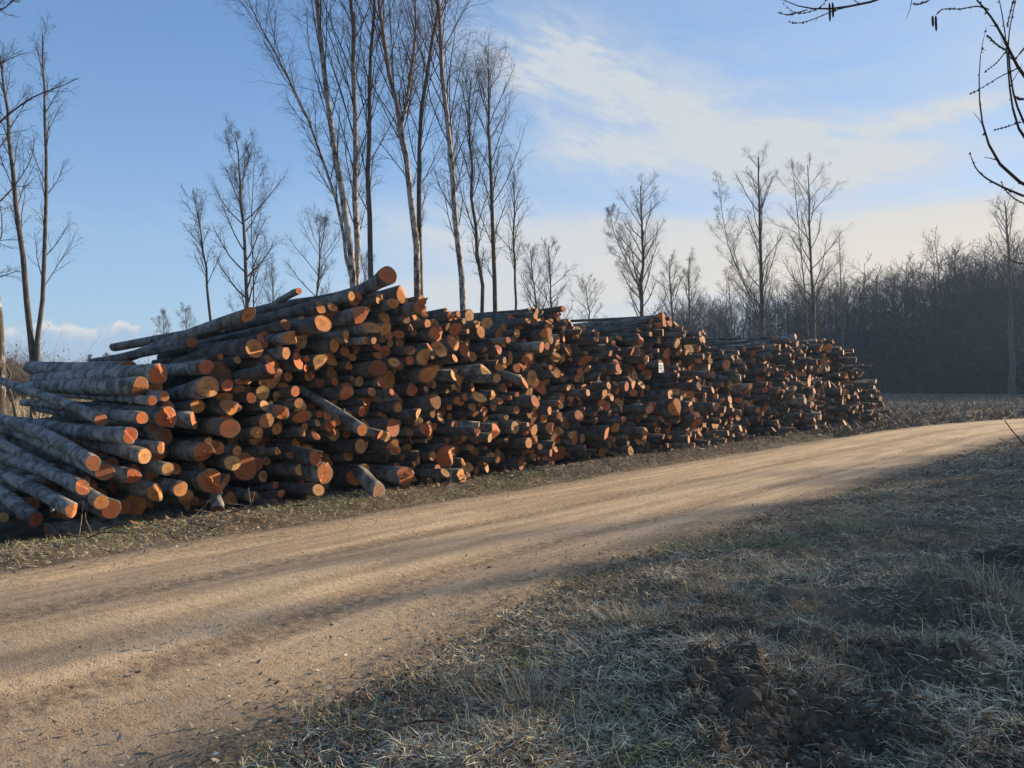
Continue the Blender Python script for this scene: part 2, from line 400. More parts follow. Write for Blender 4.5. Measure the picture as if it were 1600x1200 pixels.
# ------------------------------------------------------------------ logs
def unit(v): return v/np.linalg.norm(v)
NA, NR = 18, 8
def log_geo(P0, P1, r, kind, seed, bend=.04, taper=.12, tone=.3, nr=NR, na=NA, flare=0.0, path=None, oval=0.0):
    """returns bark (V,Q,lpos), [cap0, cap1] each (V,T,lpos,cuv). P0 = front end"""
    g = np.random.default_rng(seed)
    ax = unit(P1-P0); L = np.linalg.norm(P1-P0)
    u = unit(np.cross(ax, [0, 0, 1.])); w = np.cross(u, ax)
    a = np.arange(na)/na*2*pi
    t = np.linspace(0, 1, nr)
    if path is not None:
        t = np.linspace(0, 1, nr); k = np.linspace(0, 1, len(path)); pa = np.array(path, float)
        cen = np.stack([np.interp(t, k, pa[:, i]) for i in range(3)], -1)
        for _ in range(2): cen[1:-1] = (cen[:-2]+2*cen[1:-1]+cen[2:])/4
    else:
        bd = g.uniform(0, 2*pi); bv = cos(bd)*u + sin(bd)*w*.6; b2 = g.normal(0, .4)
        cen = P0 + (P1-P0)*t[:, None] + bv*(bend*L*(np.sin(pi*t) + b2*np.sin(2*pi*t)))[:, None]
    ph = g.uniform(0, 2*pi, 4)
    o2 = oval if oval else g.uniform(.02, .11)
    outline = 1 + o2*np.cos(2*a+ph[0]) + g.uniform(.0, .05)*np.cos(3*a+ph[1]) + g.uniform(0, .03)*np.cos(5*a+ph[2])
    rad = r*(1-taper*t) * (1 + flare*np.exp(-t*9)) * (1 + g.normal(0, .018, nr))
    ring = np.cos(a)[:, None]*u + np.sin(a)[:, None]*w
    RR = rad[:, None]*outline[None, :]*(1 + g.normal(0, .015, (nr, na)))
    for _ in range(g.integers(0, 3)):                    # knot swellings
        kr, ka = g.integers(1, nr-1), g.integers(0, na); RR[kr, ka] *= 1.22; RR[kr, (ka+1) % na] *= 1.1; RR[kr, ka-1] *= 1.1
    V = cen[:, None, :] + ring[None]*RR[..., None]
    rot = g.uniform(0, 2*pi); tl = g.normal(0, .16, 2); wa = g.uniform(.2, .6); wk = g.uniform(.8, 1.5); wo = g.uniform(-.2, .35)
    jag = g.normal(0, 1, 8)
    def hfun(X, Y, kd):
        h = tl[0]*X + tl[1]*Y
        x = X*cos(rot) + Y*sin(rot); y = -X*sin(rot) + Y*cos(rot)
        if kd == 'wedge': h = h + wk*np.maximum(0, x-wo)
        elif kd == 'chisel': h = h + wk*.8*np.abs(x-wo*.5) - .1
        elif kd == 'slant': h = h + wk*.75*x
        elif kd == 'step': h = h + .55*sm(x, wo-.1, wo+.12) + .15*x
        elif kd == 'splinter_':
            h = h + .75*np.maximum(0, x-.1) - .7*np.exp(-((x-.05)/.13)**2)*(.6+.4*np.sin(y*9+jag[0])) + .1*np.sin(x*14+jag[1]) + .08*np.sin(y*17+jag[2])
        if kd == 'splinter': h = h + .9*np.maximum(0, x-.25) - .75*np.exp(-((x-.15)/.16)**2)*(.5+.5*sm(y, -.7, .1)) + .35*np.maximum(0, -x-.35)*(1+.5*np.sin(4*y+jag[0]))
        return h*r
    def cap(tt, cidx, kd, sgn):
        rho = np.array([1., .94, .72, .5, .26])
        X = np.outer(rho, np.cos(a)*outline); Y = np.outer(rho, np.sin(a)*outline)
        H = hfun(X, Y, kd)
        X = np.vstack([X.reshape(-1), ]).ravel(); Y = Y.ravel(); H = H.ravel()
        X = np.append(X, 0); Y = np.append(Y, 0); H = np.append(H, hfun(np.zeros(1), np.zeros(1), kd))
        rr = rad[cidx]
        P = cen[cidx] + (X[:, None]*u + Y[:, None]*w)*rr + ax*(H*sgn)[:, None]
        T = []
        return P, X, Y, H
    # front
    kd1 = 'flat'
    P, X, Y, H = cap(0, 0, kind, 1.0); P2, X2, Y2, H2 = cap(1, -1, kd1, 1.0)
    V[0] = P[:na]; V[-1] = P2[:na]
    off = g.uniform(0, 50, 3)
    tt = t[:, None]*L + 0*a
    lpos = np.stack([np.cos(a)*r + 0*tt, np.sin(a)*r + 0*tt, tt], -1).reshape(-1, 3) + off
    BV = V.reshape(-1, 3)
    i = np.arange(nr-1)[:, None]*na; j = np.arange(na)[None, :]; j2 = (j+1) % na
    BQ = np.stack([i+j, i+j2, i+na+j2, i+na+j], -1).reshape(-1, 4)
    # bark rim ring (front and back)
    def rim(Pc, base, flip):
        nv = len(BVl[0])
    B0 = len(BV)
    BV = np.concatenate([BV, P[na:2*na], P2[na:2*na]])
    lpos = np.concatenate([lpos, lpos[:na]*1.02, lpos[-na:]*1.02] if False else [lpos, lpos[:na], lpos[(nr-1)*na:nr*na]])
    jj = np.arange(na); kk = (jj+1) % na
    BQ = np.concatenate([BQ, np.stack([jj, B0+jj, B0+kk, kk], -1), np.stack([(nr-1)*na+kk, B0+na+kk, B0+na+jj, (nr-1)*na+jj], -1)])
    caps = []
    for (Pc, Xc, Yc, fl) in ((P, X, Y, False), (P2, X2, Y2, True)):
        Vc = Pc[na:]; T = []; nr2 = 4
        q = []
        for rI in range(nr2-1):
            q.append(np.stack([rI*na+jj, (rI+1)*na+jj, (rI+1)*na+kk, rI*na+kk], -1))
        q = np.concatenate(q); T = np.stack([(nr2-1)*na+jj, np.full(na, nr2*na), (nr2-1)*na+kk], -1)
        if fl: q = q[:, ::-1]; T = T[:, ::-1]
        cu = np.stack([Xc[na:]/.94, Yc[na:]/.94, 0*Xc[na:]], -1)
        # inner dips slightly below the bark rim
        lp = np.stack([Xc[na:]*r*cos(rot)+Yc[na:]*r*sin(rot), -Xc[na:]*r*sin(rot)+Yc[na:]*r*cos(rot), 0*Xc[na:]], -1) + off[::-1]
        caps.append((Vc, q, T, lp, cu))
    return (BV, BQ, lpos), caps

# packing of the stack, in the plane of its front face (s along the face, z up)
HS = np.array([-.9, -.5, 0, .6, 1, 2, 3, 4, 4.8, 5.6, 6.4, 7.4, 8.6, 9.4, 9.9, 10.6, 11.5, 12.3, 13.2, 14, 15, 16, 17, 18.5, 20, 21.2, 22, 23, 24, 25, 26, 27, 28, 28.8])
HZ = np.array([.15, .45, 1.05, 1.5, 1.8, 2.3, 2.75, 2.92, 2.62, 2.78, 2.5, 2.85, 3.02, 2.8, 2.42, 2.6, 2.95, 3.08, 2.66, 2.78, 2.32, 2.3, 2.5, 2.66, 3.0, 2.65, 2.75, 2.95, 3.0, 2.62, 2.2, 1.6, .95, .3])
def floor_z(s): return .02 + 0*s
def pack():
    g = np.random.default_rng(5)
    cs = np.zeros((0, 3)); out = []
    S = np.arange(-.8, 28.9, .06)
    surf = floor_z(S).copy()
    arr = np.full((4000, 3), -99.0); n = 0
    Hs = np.interp(S, HS, HZ) + .05*np.sin(S*7.3) + .05*np.sin(S*3.1+1)
    dead = np.zeros(len(S), bool)
    while n < 3000:
        gap = np.where(dead, -1, (Hs - surf) + g.uniform(0, .35, len(S)))
        k = int(gap.argmax())
        if gap[k] < .25: break
        s0 = S[k]
        d = float(np.clip(np.exp(g.normal(math.log(.143), .34)), .08, .36)); r = d/2
        rp = r*1.17
        cand = np.linspace(s0-.18, s0+.18, 25)
        near = arr[:n][np.abs(arr[:n, 0]-s0) < .9]
        z = floor_z(cand) + rp
        if len(near):
            dx = cand[:, None]-near[None, :, 0]; rr = rp+near[None, :, 2]
            zz = np.where(np.abs(dx) < rr, near[None, :, 1] + np.sqrt(np.maximum(rr**2-dx**2, 0)), -9)
            z = np.maximum(z, zz.max(1))
        b = int(z.argmin())
        top = z[b]+rp
        if top > np.interp(cand[b], HS, HZ)+.16: dead[k] = True; continue
        arr[n] = (cand[b], z[b], rp); n += 1; out.append((cand[b], z[b], r))
        m_ = np.abs(S-cand[b]) < rp
        surf[m_] = np.maximum(surf[m_], z[b]+np.sqrt(np.maximum(rp**2-(S[m_]-cand[b])**2, 0)))
    return out
packed = pack()

def axis_dir(yaw, pitch=0.0):
    a = atan2(FA[0], FA[1]) + yaw
    return np.array([sin(a)*cos(pitch), cos(a)*cos(pitch), sin(pitch)])
LOGS = []        # dict(P0,P1,r,kind,tone,seed,...)
g = np.random.default_rng(77)
for i, (s, z, r) in enumerate(packed):
    far = min(max((s-6)/14, 0), 1)
    st = g.normal(0, .24 + .03*far)
    if g.random() < .10: st -= g.uniform(.1, .45)
    lean = .10*max(z-.5, 0)
    bulge = .22*np.sin(s*.9) + .12*np.sin(s*2.3+1)
    if s < .4: st += (.4-s)*.75 + .25
    if g.random() < .06 and r < .12: st += g.uniform(.3, 1.1)
    topm = float(np.interp(s, HS, HZ)) - z < .35
    base = F0 + FD*s + FA*(st + lean + bulge*.8 + .18)
    P0 = np.array([base[0], base[1], z])
    yaw = g.normal(0, .14 if topm and s > 6 else .06) + (-.02); pit = g.normal(0, .035 if topm else .028) - (.055 if topm else .02)
    if topm and s < 6: pit = g.normal(-.05, .015)
    pit -= .055*float(np.clip((4.5-s)/2, 0, 1))
    L = g.uniform(3.0, 4.4) if g.random() < .9 else g.uniform(2.2, 3)
    P1 = P0 + axis_dir(yaw, pit)*L
    q = g.random()
    if q >= .82: q += .0
    kind = 'flat' if q < .42 else 'wedge' if q < .60 else 'chisel' if q < .69 else 'slant' if q < .82 else 'step' if q < .92 else 'splinter'
    tone = g.random()*.72 if g.random() < .72 else g.uniform(.72, 1)  # weathered brown ends, made more common to stand in for shaded cuts
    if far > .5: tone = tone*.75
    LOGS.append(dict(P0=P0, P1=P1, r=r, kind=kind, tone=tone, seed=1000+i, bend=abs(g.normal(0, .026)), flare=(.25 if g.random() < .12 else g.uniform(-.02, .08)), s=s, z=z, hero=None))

def hero(u, v, Y, u2, v2, rpx, L, kind, tone, label, bend=.008, flare=.0, taper=.24, pts=None, oval=0):
    P0 = at(u, v, Y); r = .85*rpx/CAMF*Y
    k2 = (u2-800)/CAMF
    t = (k2*P0[1]-P0[0])/(FA[0]-k2*FA[1])
    if t <= .2 or t > 12: t = 3.0
    q = P0[:2] + FA*t
    P2 = np.array([q[0], q[1], EYE+(597-v2)/CAMF*q[1]])
    P1 = P0 + unit(P2-P0)*L
    path = None
    if pts: path = [P0] + [P0 + (P1-P0)*f + np.array([0, 0, dz]) + np.array([FD[0], FD[1], 0])*ds for (f, ds, dz) in pts] + [P1]
    qs = (P0[:2]-F0) @ FD
    LOGS.append(dict(P0=P0, P1=P1, r=r, kind=kind, tone=tone, seed=9000+len(LOGS), bend=bend, flare=flare, taper=taper, s=qs, z=P0[2], hero=label, path=path, oval=oval))
hero(116, 798, 7.75, 0, 748, 15, 4.2, 'wedge', .55, 'lowest grey log sticking out of the near end with glowing orange red cut face', bend=.015)
hero(130, 762, 7.9, 0, 716, 14, 4.0, 'step', .62, 'grey log just above the lowest protruding one with jagged orange cut end', bend=.02)
hero(56, 812, 8.3, 40, 800, 14, 1.6, 'flat', .85, 'short thick brown ended log lying in dark under the near end of the pile', flare=.0, taper=.05)
hero(158, 785, 8.0, 60, 726, 14, 4.0, 'flat', .35, 'grey log with round tan face beside the lowest protruding log', bend=.01)
hero(174, 796, 8.25, 100, 770, 17, 3.6, 'flat', .70, 'dark thick log with shaded orange face tucked under the tan faced one')
hero(146, 724, 8.15, 0, 660, 15, 4.6, 'flat', .92, 'long bent grey log with blackened face sloping across the near end', pts=[(.3, .0, .09), (.65, -.03, .06)])
hero(164, 738, 8.5, 80, 700, 16, 3.5, 'flat', .88, 'dull brown faced log right behind the long bent log')
hero(226, 713, 8.5, 120, 688, 14.5, 4.0, 'flat', .22, 'smooth grey log with clean round golden face near the left end', flare=.03)
hero(205, 681, 8.45, 64, 664, 15, 4.2, 'step', .66, 'straight silver grey log with split red orange face at the near end', bend=.012)
hero(158, 656, 8.6, 76, 624, 12, 3.6, 'flat', .9, 'mottled grey log with shaded reddish round face pointing at the road')
hero(222, 653, 8.8, 120, 640, 11.5, 4.0, 'flat', .78, 'slim grey log with brown face above the silver grey split faced log')
hero(238, 626, 8.75, 90, 616, 8.5, 4.2, 'flat', .74, 'thin grey log with small bright red face below two thick brown ends', bend=.02)
hero(257, 619, 9.0, 160, 612, 9.5, 3.4, 'flat', .64, 'thin log with orange red face next to the small bright red face')
hero(220, 604, 8.95, 60, 606, 17, 4.2, 'wedge', .93, 'thick grey log with dark brown slanted butt on top of the near end')
hero(250, 584, 9.15, 80, 592, 18, 4.3, 'chisel', .72, 'thick grey log with notched orange butt uppermost at the near end', bend=.03, flare=.05)
hero(322, 574, 9.6, 200, 584, 13, 3.6, 'flat', .68, 'grey log with reddish face lying right of the notched orange butt')
hero(210, 745, 8.55, 150, 735, 14, 3.4, 'chisel', .70, 'stubby grey log with ridged orange face under the round golden face')
hero(246, 770, 8.75, 170, 752, 16, 3.4, 'chisel', .30, 'round faced log with a pale crack, lowest row near the left end')
hero(253, 700, 8.75, 180, 690, 10.5, 3.5, 'wedge', .5, 'small log with half dark half orange face beside the golden face')
hero(282, 764, 9.0, 210, 750, 14, 3.4, 'flat', .3, 'round tan faced log sitting low in the dark near the ditch')
hero(262, 733, 8.9, 200, 720, 12, 3.4, 'flat', .12, 'pale faced thin log with a yellow grass straw hanging across it')
hero(262, 652, 9.1, 190, 645, 17, 3.4, 'splinter', .72, 'thick splintered reddish butt just right of the slim brown faced log', flare=.1)
hero(303, 657, 9.3, 240, 650, 14, 3.4, 'slant', .6, 'oval orange faced log with torn strip hanging from its edge', oval=.15)
hero(362, 637, 9.6, 290, 632, 16, 3.4, 'chisel', .34, 'large pale orange face with dark hollow heart in the left half', oval=.12)
hero(318, 707, 9.3, 260, 700, 18, 3.2, 'splinter', .66, 'broad torn orange butt with thin bark strips dangling down')
hero(332, 752, 9.35, 280, 745, 19, 3.0, 'splinter', .6, 'wide torn butt above the short barrel shaped stub in the ditch', flare=.15)
hero(388, 492, 9.95, 200, 560, 12, 4.6, 'slant', .25, 'long grey log high up with squarish bright orange cut end', bend=.01)
hero(345, 512, 10.8, 152, 548, 9.5, 3.6, 'flat', .8, 'long dark pole sloping down leftwards from the upper slope of the pile', bend=.01, taper=-.05)
hero(300, 535, 10.4, 172, 560, 9.5, 3.4, 'flat', .85, 'grey pole lying just under the long dark sloping pole')
hero(200, 574, 10.0, 70, 574, 13, 3.6, 'flat', .9, 'dark mossy log whose blunt rear end sticks out against the distant scrub', taper=-.15)
hero(606, 430, 11.2, 440, 478, 13, 4.6, 'slant', .80, 'big curved log rising above the pile top with a flared sawn butt', flare=.35, pts=[(.14, 0, -.14), (.35, 0, -.12), (.7, 0, .05)])
hero(467, 455, 11.8, 350, 505, 6.5, 3.6, 'flat', .75, 'crooked hook shaped pole bending up at the top of the pile', pts=[(.10, 0, -.0), (.2, 0, -.06), (.30, 0, -.20), (.6, 0, -.06)], flare=0, taper=-.5)
hero(549, 463, 10.9, 430, 490, 9, 3.6, 'flat', .3, 'small round orange face right under the flared butt of the curved log')
hero(520, 478, 10.9, 400, 510, 11, 4.0, 'wedge', .45, 'log with dark and orange notched face beneath the big curved log')
hero(566, 492, 10.9, 480, 510, 15, 3.4, 'chisel', .68, 'massive brown butt with sharp ridge below the small round orange face', flare=.1)
hero(658, 478, 11.6, 560, 500, 14, 4.0, 'splinter', .74, 'reddish splintered butt topmost beneath the tall forked birch')
hero(614, 474, 11.4, 540, 494, 10, 4.0, 'slant', .55, 'dark log with thin orange slanted tip right of the big curved log')
hero(581, 512, 10.9, 500, 525, 10.5, 3.6, 'slant', .2, 'bright yellow orange oval face, left one of an upper pair', oval=.16)
hero(602, 514, 11.0, 520, 527, 10.5, 3.6, 'slant', .22, 'bright yellow orange oval face, right one of an upper pair', oval=.16)
hero(571, 532, 10.95, 500, 540, 7, 3.6, 'flat', .2, 'small round golden face, left of two touching twins')
hero(584, 532, 10.95, 510, 540, 7, 3.6, 'flat', .22, 'small round golden face, right of two touching twins')
hero(542, 526, 10.7, 450, 540, 11, 3.8, 'wedge', .4, 'dark barked log with oval orange face and brown centre', oval=.14)
hero(460, 527, 10.1, 380, 536, 15, 3.6, 'chisel', .3, 'wide split face with pale upper lip on the upper left slope', oval=.2)
hero(447, 552, 10.0, 370, 558, 10.5, 3.8, 'flat', .42, 'grey log with bright round orange face below the wide split face')
hero(440, 645, 10.0, 400, 640, 14, 3.2, 'splinter', .62, 'irregular torn orange red face in the lower middle left')
hero(566, 672, 10.15, 500, 630, 11.5, 1.75, 'flat', .5, 'loose silver grey log lying diagonally across the front of the pile', bend=.02)
hero(594, 679, 10.7, 546, 668, 9, 3.2, 'slant', .45, 'bright orange faced log right of the loose diagonal one')
hero(510, 740, 10.1, 470, 735, 19, 3.2, 'step', .52, 'very broad squarish orange butt low in the left half', flare=.08)
hero(634, 745, 11.1, 580, 738, 17, 3.2, 'splinter', .62, 'broken orange stump wood standing at the verge with sharp points', flare=.1)
hero(820, 598, 12.9, 720, 582, 11, 4.0, 'slant', .6, 'long curved log with pointed red orange tip in mid pile', pts=[(.3, 0, .16), (.6, 0, .14)])
hero(776, 591, 12.3, 690, 594, 7.5, 3.6, 'flat', .18, 'slender log with small bright face under the long curved log')
hero(1035, 500, 17.6, 960, 516, 10, 4.4, 'wedge', .8, 'heavy log with upturned reddish butt on the third hump of the pile', flare=.35, pts=[(.15, 0, -.12), (.5, 0, 0)])
hero(1244, 527, 23.4, 1170, 540, 6.5, 4.6, 'wedge', .5, 'long pale log rising to a pointed tip on the fourth hump')
# remove packed logs that would sit inside heroes
HP = [l for l in LOGS if l['hero']]
def near_hero(l):
    for h in HP:
        if abs(h['s']-l['s']) < .8:
            a = h['P0'] + (h['P1']-h['P0'])*.12
            d = l['P0']-a; hx = unit(h['P1']-h['P0']); dd = np.linalg.norm(d - hx*(d @ hx))
            if dd < .62*(h['r']+l['r']): return True
    return False
LOGS = [l for l in LOGS if l['hero'] or not near_hero(l)]
# loose heap of logs filling the near end, running out of the picture
g = np.random.default_rng(31)
for i in range(34):
    s = g.uniform(-.55, .7); zt = .45 + (s+.55)*.85
    z = g.uniform(.08, zt); back = .45 + g.uniform(0, .7)
    b = F0 + FD*s + FA*back
    P0 = np.array([b[0], b[1], z]); L = g.uniform(3.0, 4.4)
    P1 = P0 + axis_dir(g.normal(-.02, .14), g.normal(.04, .03))*L
    LOGS.append(dict(P0=P0, P1=P1, r=g.uniform(.06, .10), taper=.3, kind='flat', tone=g.uniform(.6, 1), seed=5000+i, bend=abs(g.normal(0, .010)), flare=0, s=s, z=z, hero=None, heap=True))
for (a_, b_, r_, kd_, lb_, tn_) in ((at(341, 797, 9.2), at(334, 762, 9.55), .075, 'flat', 'short upright barrel shaped stub with pale bark standing in the ditch', .95),
                             (at(592, 770, 10.35), at(560, 735, 10.9), .11, 'slant', 'pale grey split slab propped against the foot of the stack', .99),
                             (at(1228, 681, 21.6), at(1205, 677, 22.3), .06, 'slant', 'short pale yellow offcut lying at the verge beyond the middle', .05),
                             (at(1372, 655, 30.2), at(1350, 652, 31.0), .10, 'slant', 'mossy pale offcut lying on the ground at the far end of the stack', .1)):
    LOGS.append(dict(P0=a_, P1=b_, r=r_, kind=kd_, tone=tn_, seed=8000+int(a_[1]*100), bend=.01, flare=0, taper=.1, s=float((a_[:2]-F0) @ FD), z=a_[2], hero=lb_))
for i, bk in enumerate((.9, 2.6)):
    a_ = F0 + FD*(-.6) + FA*bk; b_ = F0 + FD*4.4 + FA*bk
    LOGS.append(dict(P0=np.array([a_[0], a_[1], -.13]), P1=np.array([b_[0], b_[1], -.13]), r=.13, kind='flat', tone=.9, seed=7000+i, bend=.01, flare=0, s=-.6, z=-.13, hero='dark bearer log lying crosswise in the ditch under the stack, ' + ('front one' if i == 0 else 'rear one')))
for l in LOGS:
    l['px'] = pix(l['P0']); l['size'] = l['r']/l['P0'][1]

def vis_score(l):
    u, v = l['px']
    if l['hero']: return 9
    if l.get('heap'): return .012
    return l['size'] if -20 < u < 1620 else 0
order = sorted(range(len(LOGS)), key=lambda i: -vis_score(LOGS[i]))
NIND = 298
ind = set(order[:NIND])
# labels: landmark zone + rank from the top + look
ORD = ['topmost', 'second', 'third', 'fourth', 'fifth', 'sixth', 'seventh', 'eighth', 'ninth', 'tenth', 'eleventh', 'twelfth', 'thirteenth', 'fourteenth', 'fifteenth', 'sixteenth', 'seventeenth', 'eighteenth', 'nineteenth', 'twentieth']
ZN = [(0, 'at the far left heap'), (100, 'left of the golden faced log'), (190, 'above the ditch at the near end'), (262, 'left of the squarish bright end'), (300, 'under the slim crowned tree'), (340, 'left below the squarish bright end'),
      (375, 'below the twin stemmed tree'), (408, 'under the hook shaped pole'), (440, 'below the wide split face'), (475, 'left of the leaning birch'), (508, 'above the broad squarish butt'), (540, 'below the leaning birch'),
      (566, 'under the big curved log'), (596, 'right of the big curved log'), (626, 'left of the forked birch'), (652, 'below the forked birch'), (680, 'right of the forked birch'), (708, 'below the dark leaning trunk'),
      (735, 'right of the dark leaning trunk'), (765, 'under the slender paired trees'), (800, 'below the thin straight tree'), (840, 'below the two small round trees'), (885, 'right of the two small round trees'), (940, 'left of the third hump'), (1000, 'in the third hump'), (1100, 'in the fourth hump')]
def zone(u):
    k = 0
    for i, (x, n) in enumerate(ZN):
        if u >= x: k = i
    return k
zl = {}
for i in ind:
    l = LOGS[i]
    if not l['hero']: zl.setdefault(zone(l['px'][0]), []).append(i)
KW = dict(flat='flat', wedge='notched', chisel='ridged', slant='slanted', step='stepped', splinter='splintered')
seen = set()
for k, lst in zl.items():
    lst.sort(key=lambda i: LOGS[i]['px'][1])
    for rk, i in enumerate(lst):
        l = LOGS[i]; d = 2*l['r']
        sz = 'thick' if d > .24 else 'thin' if d < .15 else 'middling'
        c = 'yellowish' if l['tone'] < .2 else 'orange' if l['tone'] < .5 else 'reddish' if l['tone'] < .8 else 'brown'
        where = ZN[k][1]
        l['label'] = f"{sz} log, {KW[l['kind']]} {c} end, {ORD[min(rk, 19)]} from the top {where}"
        if l['label'] in seen: l['label'] = f"{sz} grey log, {KW[l['kind']]} {c} end, low {where}"
        seen.add(l['label'])

stuffB, stuffE = Acc(), Acc()
for i, l in enumerate(LOGS):
    big = i in ind
    (BV, BQ, lp), caps = log_geo(l['P0'], l['P1'], l['r'], l['kind'], l['seed'], l['bend'], l.get('taper', .12), l['tone'],
                                 nr=(14 if l.get('path') else 8) if big else 5, na=20 if big else 12, flare=l['flare'], path=l.get('path'), oval=l.get('oval', 0))
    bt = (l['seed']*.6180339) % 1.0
    bt = .75+.3*bt if (l['hero'] and l['s'] < 1.2 or l.get('heap')) else .30*bt+ (.35 if l['hero'] or bt > .93 else 0)  # near-end bark painted paler as if sky-lit, packed logs darker as if occluded
    if big:
        o0 = l['P0']
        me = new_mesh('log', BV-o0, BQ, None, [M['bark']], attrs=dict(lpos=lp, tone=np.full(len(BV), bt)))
        o = link('log', me); o.location = o0
        o['category'] = 'log'; o['label'] = l['hero'] or l['label']; o['group'] = 'cut alder logs stacked along the road'
        gs = np.random.default_rng(l['seed']+5)
        if gs.random() < (.75 if l['s'] < 2 else .25):
            for _ in range(gs.integers(1, 4)):
                rI = gs.integers(1, 4); jI = gs.integers(0, 20); p_ = BV[rI*20+jI]; ctr = BV[rI*20:(rI+1)*20].mean(0); dn_ = unit(p_-ctr); dn_ = unit(dn_ + unit(l['P0']-l['P1'])*.6*gs.choice([-1, 1]))
                ln = gs.uniform(.02, .07); rs = gs.uniform(.012, .024)*l['r']/.1
                sv, sq = tubes(np.array([[p_-dn_*.02, p_+dn_*ln*.5, p_+dn_*ln]]), np.array([[rs*1.5, rs, rs*.85]]), 7)
                sv = np.concatenate([sv, [p_+dn_*ln]]); st_t = [[14+k_, 14+(k_+1) % 7, 21] for k_ in range(7)]
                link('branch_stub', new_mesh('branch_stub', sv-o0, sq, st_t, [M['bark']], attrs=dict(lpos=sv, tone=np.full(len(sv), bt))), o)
        for (V, Q, T, lp2, cu) in caps:
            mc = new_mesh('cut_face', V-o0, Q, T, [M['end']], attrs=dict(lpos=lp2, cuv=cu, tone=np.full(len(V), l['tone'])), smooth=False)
            link('cut_face', mc, o)
    else:
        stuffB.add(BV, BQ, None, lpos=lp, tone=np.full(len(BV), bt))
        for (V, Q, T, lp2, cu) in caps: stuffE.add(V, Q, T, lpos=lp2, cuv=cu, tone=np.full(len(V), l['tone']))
o = link('log_stack', stuffB.mesh('log_stack', [M['bark']]), kind='stuff', label='remaining grey barked logs of the long roadside stack', category='log stack')
link('cut_faces', stuffE.mesh('cut_faces', [M['end']], smooth=False), o, kind='stuff')
print('LOGS', len(LOGS), 'individual', len(ind))

# ------------------------------------------------------------------ trees
def interp_poly(P, R_, t):
    N, n, _ = P.shape; x = np.clip(t, 0, .9999)*(n-1); i = x.astype(int); f = (x-i)
    ar = np.arange(N)[:, None]
    p = P[ar, i]*(1-f)[..., None] + P[ar, i+1]*f[..., None]
    r = R_[ar, i]*(1-f) + R_[ar, i+1]*f
    tg = P[ar, i+1]-P[ar, i]; tg /= np.linalg.norm(tg, axis=-1)[..., None]+1e-9
    return p, r, tg
def grow(g, P, R_, m, t0, t1, ang, lens, n2=4, up=.1, wob=.1, rmax=.02, rmin=.002, rk=.55, angj=.2):
    """m children on every parent; lens(t (N,m), parent length (N,1)) -> lengths"""
    N = len(P); t = t0 + (t1-t0)*(np.arange(m)[None]+g.random((N, m)))/m
    p, r, tg = interp_poly(P, R_, t)
    pl = np.linalg.norm(P[:, -1]-P[:, 0], axis=1)[:, None]
    L = lens(t, pl)*g.uniform(.62, 1.22, (N, m))
    az = g.uniform(0, 2*pi) + np.arange(m)[None]*2.4 + g.normal(0, .5, (N, m)) + g.uniform(0, 6, (N, 1))
    ref = np.where(np.abs(tg[..., 2:3]) < .9, np.array([0, 0, 1.]), np.array([1., 0, 0]))
    u = np.cross(tg, ref); u /= np.linalg.norm(u, axis=-1)[..., None]; w = np.cross(tg, u)
    an = ang + g.normal(0, angj, (N, m))
    d = tg*np.cos(an)[..., None] + (u*np.cos(az)[..., None]+w*np.sin(az)[..., None])*np.sin(an)[..., None]
    p = p.reshape(-1, 3); d = d.reshape(-1, 3); L = L.reshape(-1); r = r.reshape(-1)
    out = np.zeros((len(p), n2, 3)); out[:, 0] = p
    for k in range(1, n2):
        d = d + np.array([0, 0, up]) + g.normal(0, wob, d.shape); d /= np.linalg.norm(d, axis=1)[:, None]
        out[:, k] = out[:, k-1] + d*(L/(n2-1))[:, None]
    r0 = np.maximum(np.minimum(r*rk, rmax), rmin)
    RR = r0[:, None]*np.linspace(1, .35, n2)[None]; RR = np.maximum(RR, rmin*.6)
    return out, RR
def trunk_line(pts, n=14, g=None, wob=.0):
    pts = np.array(pts, float); k = np.linspace(0, 1, len(pts)); t = np.linspace(0, 1, n)
    P = np.stack([np.interp(t, k, pts[:, i]) for i in range(3)], -1)
    for _ in range(2): P[1:-1] = (P[:-2]+2*P[1:-1]+P[2:])/4
    if g is not None: P[1:] += g.normal(0, wob, (n-1, 3))*np.array([1, 1, .2])
    return P
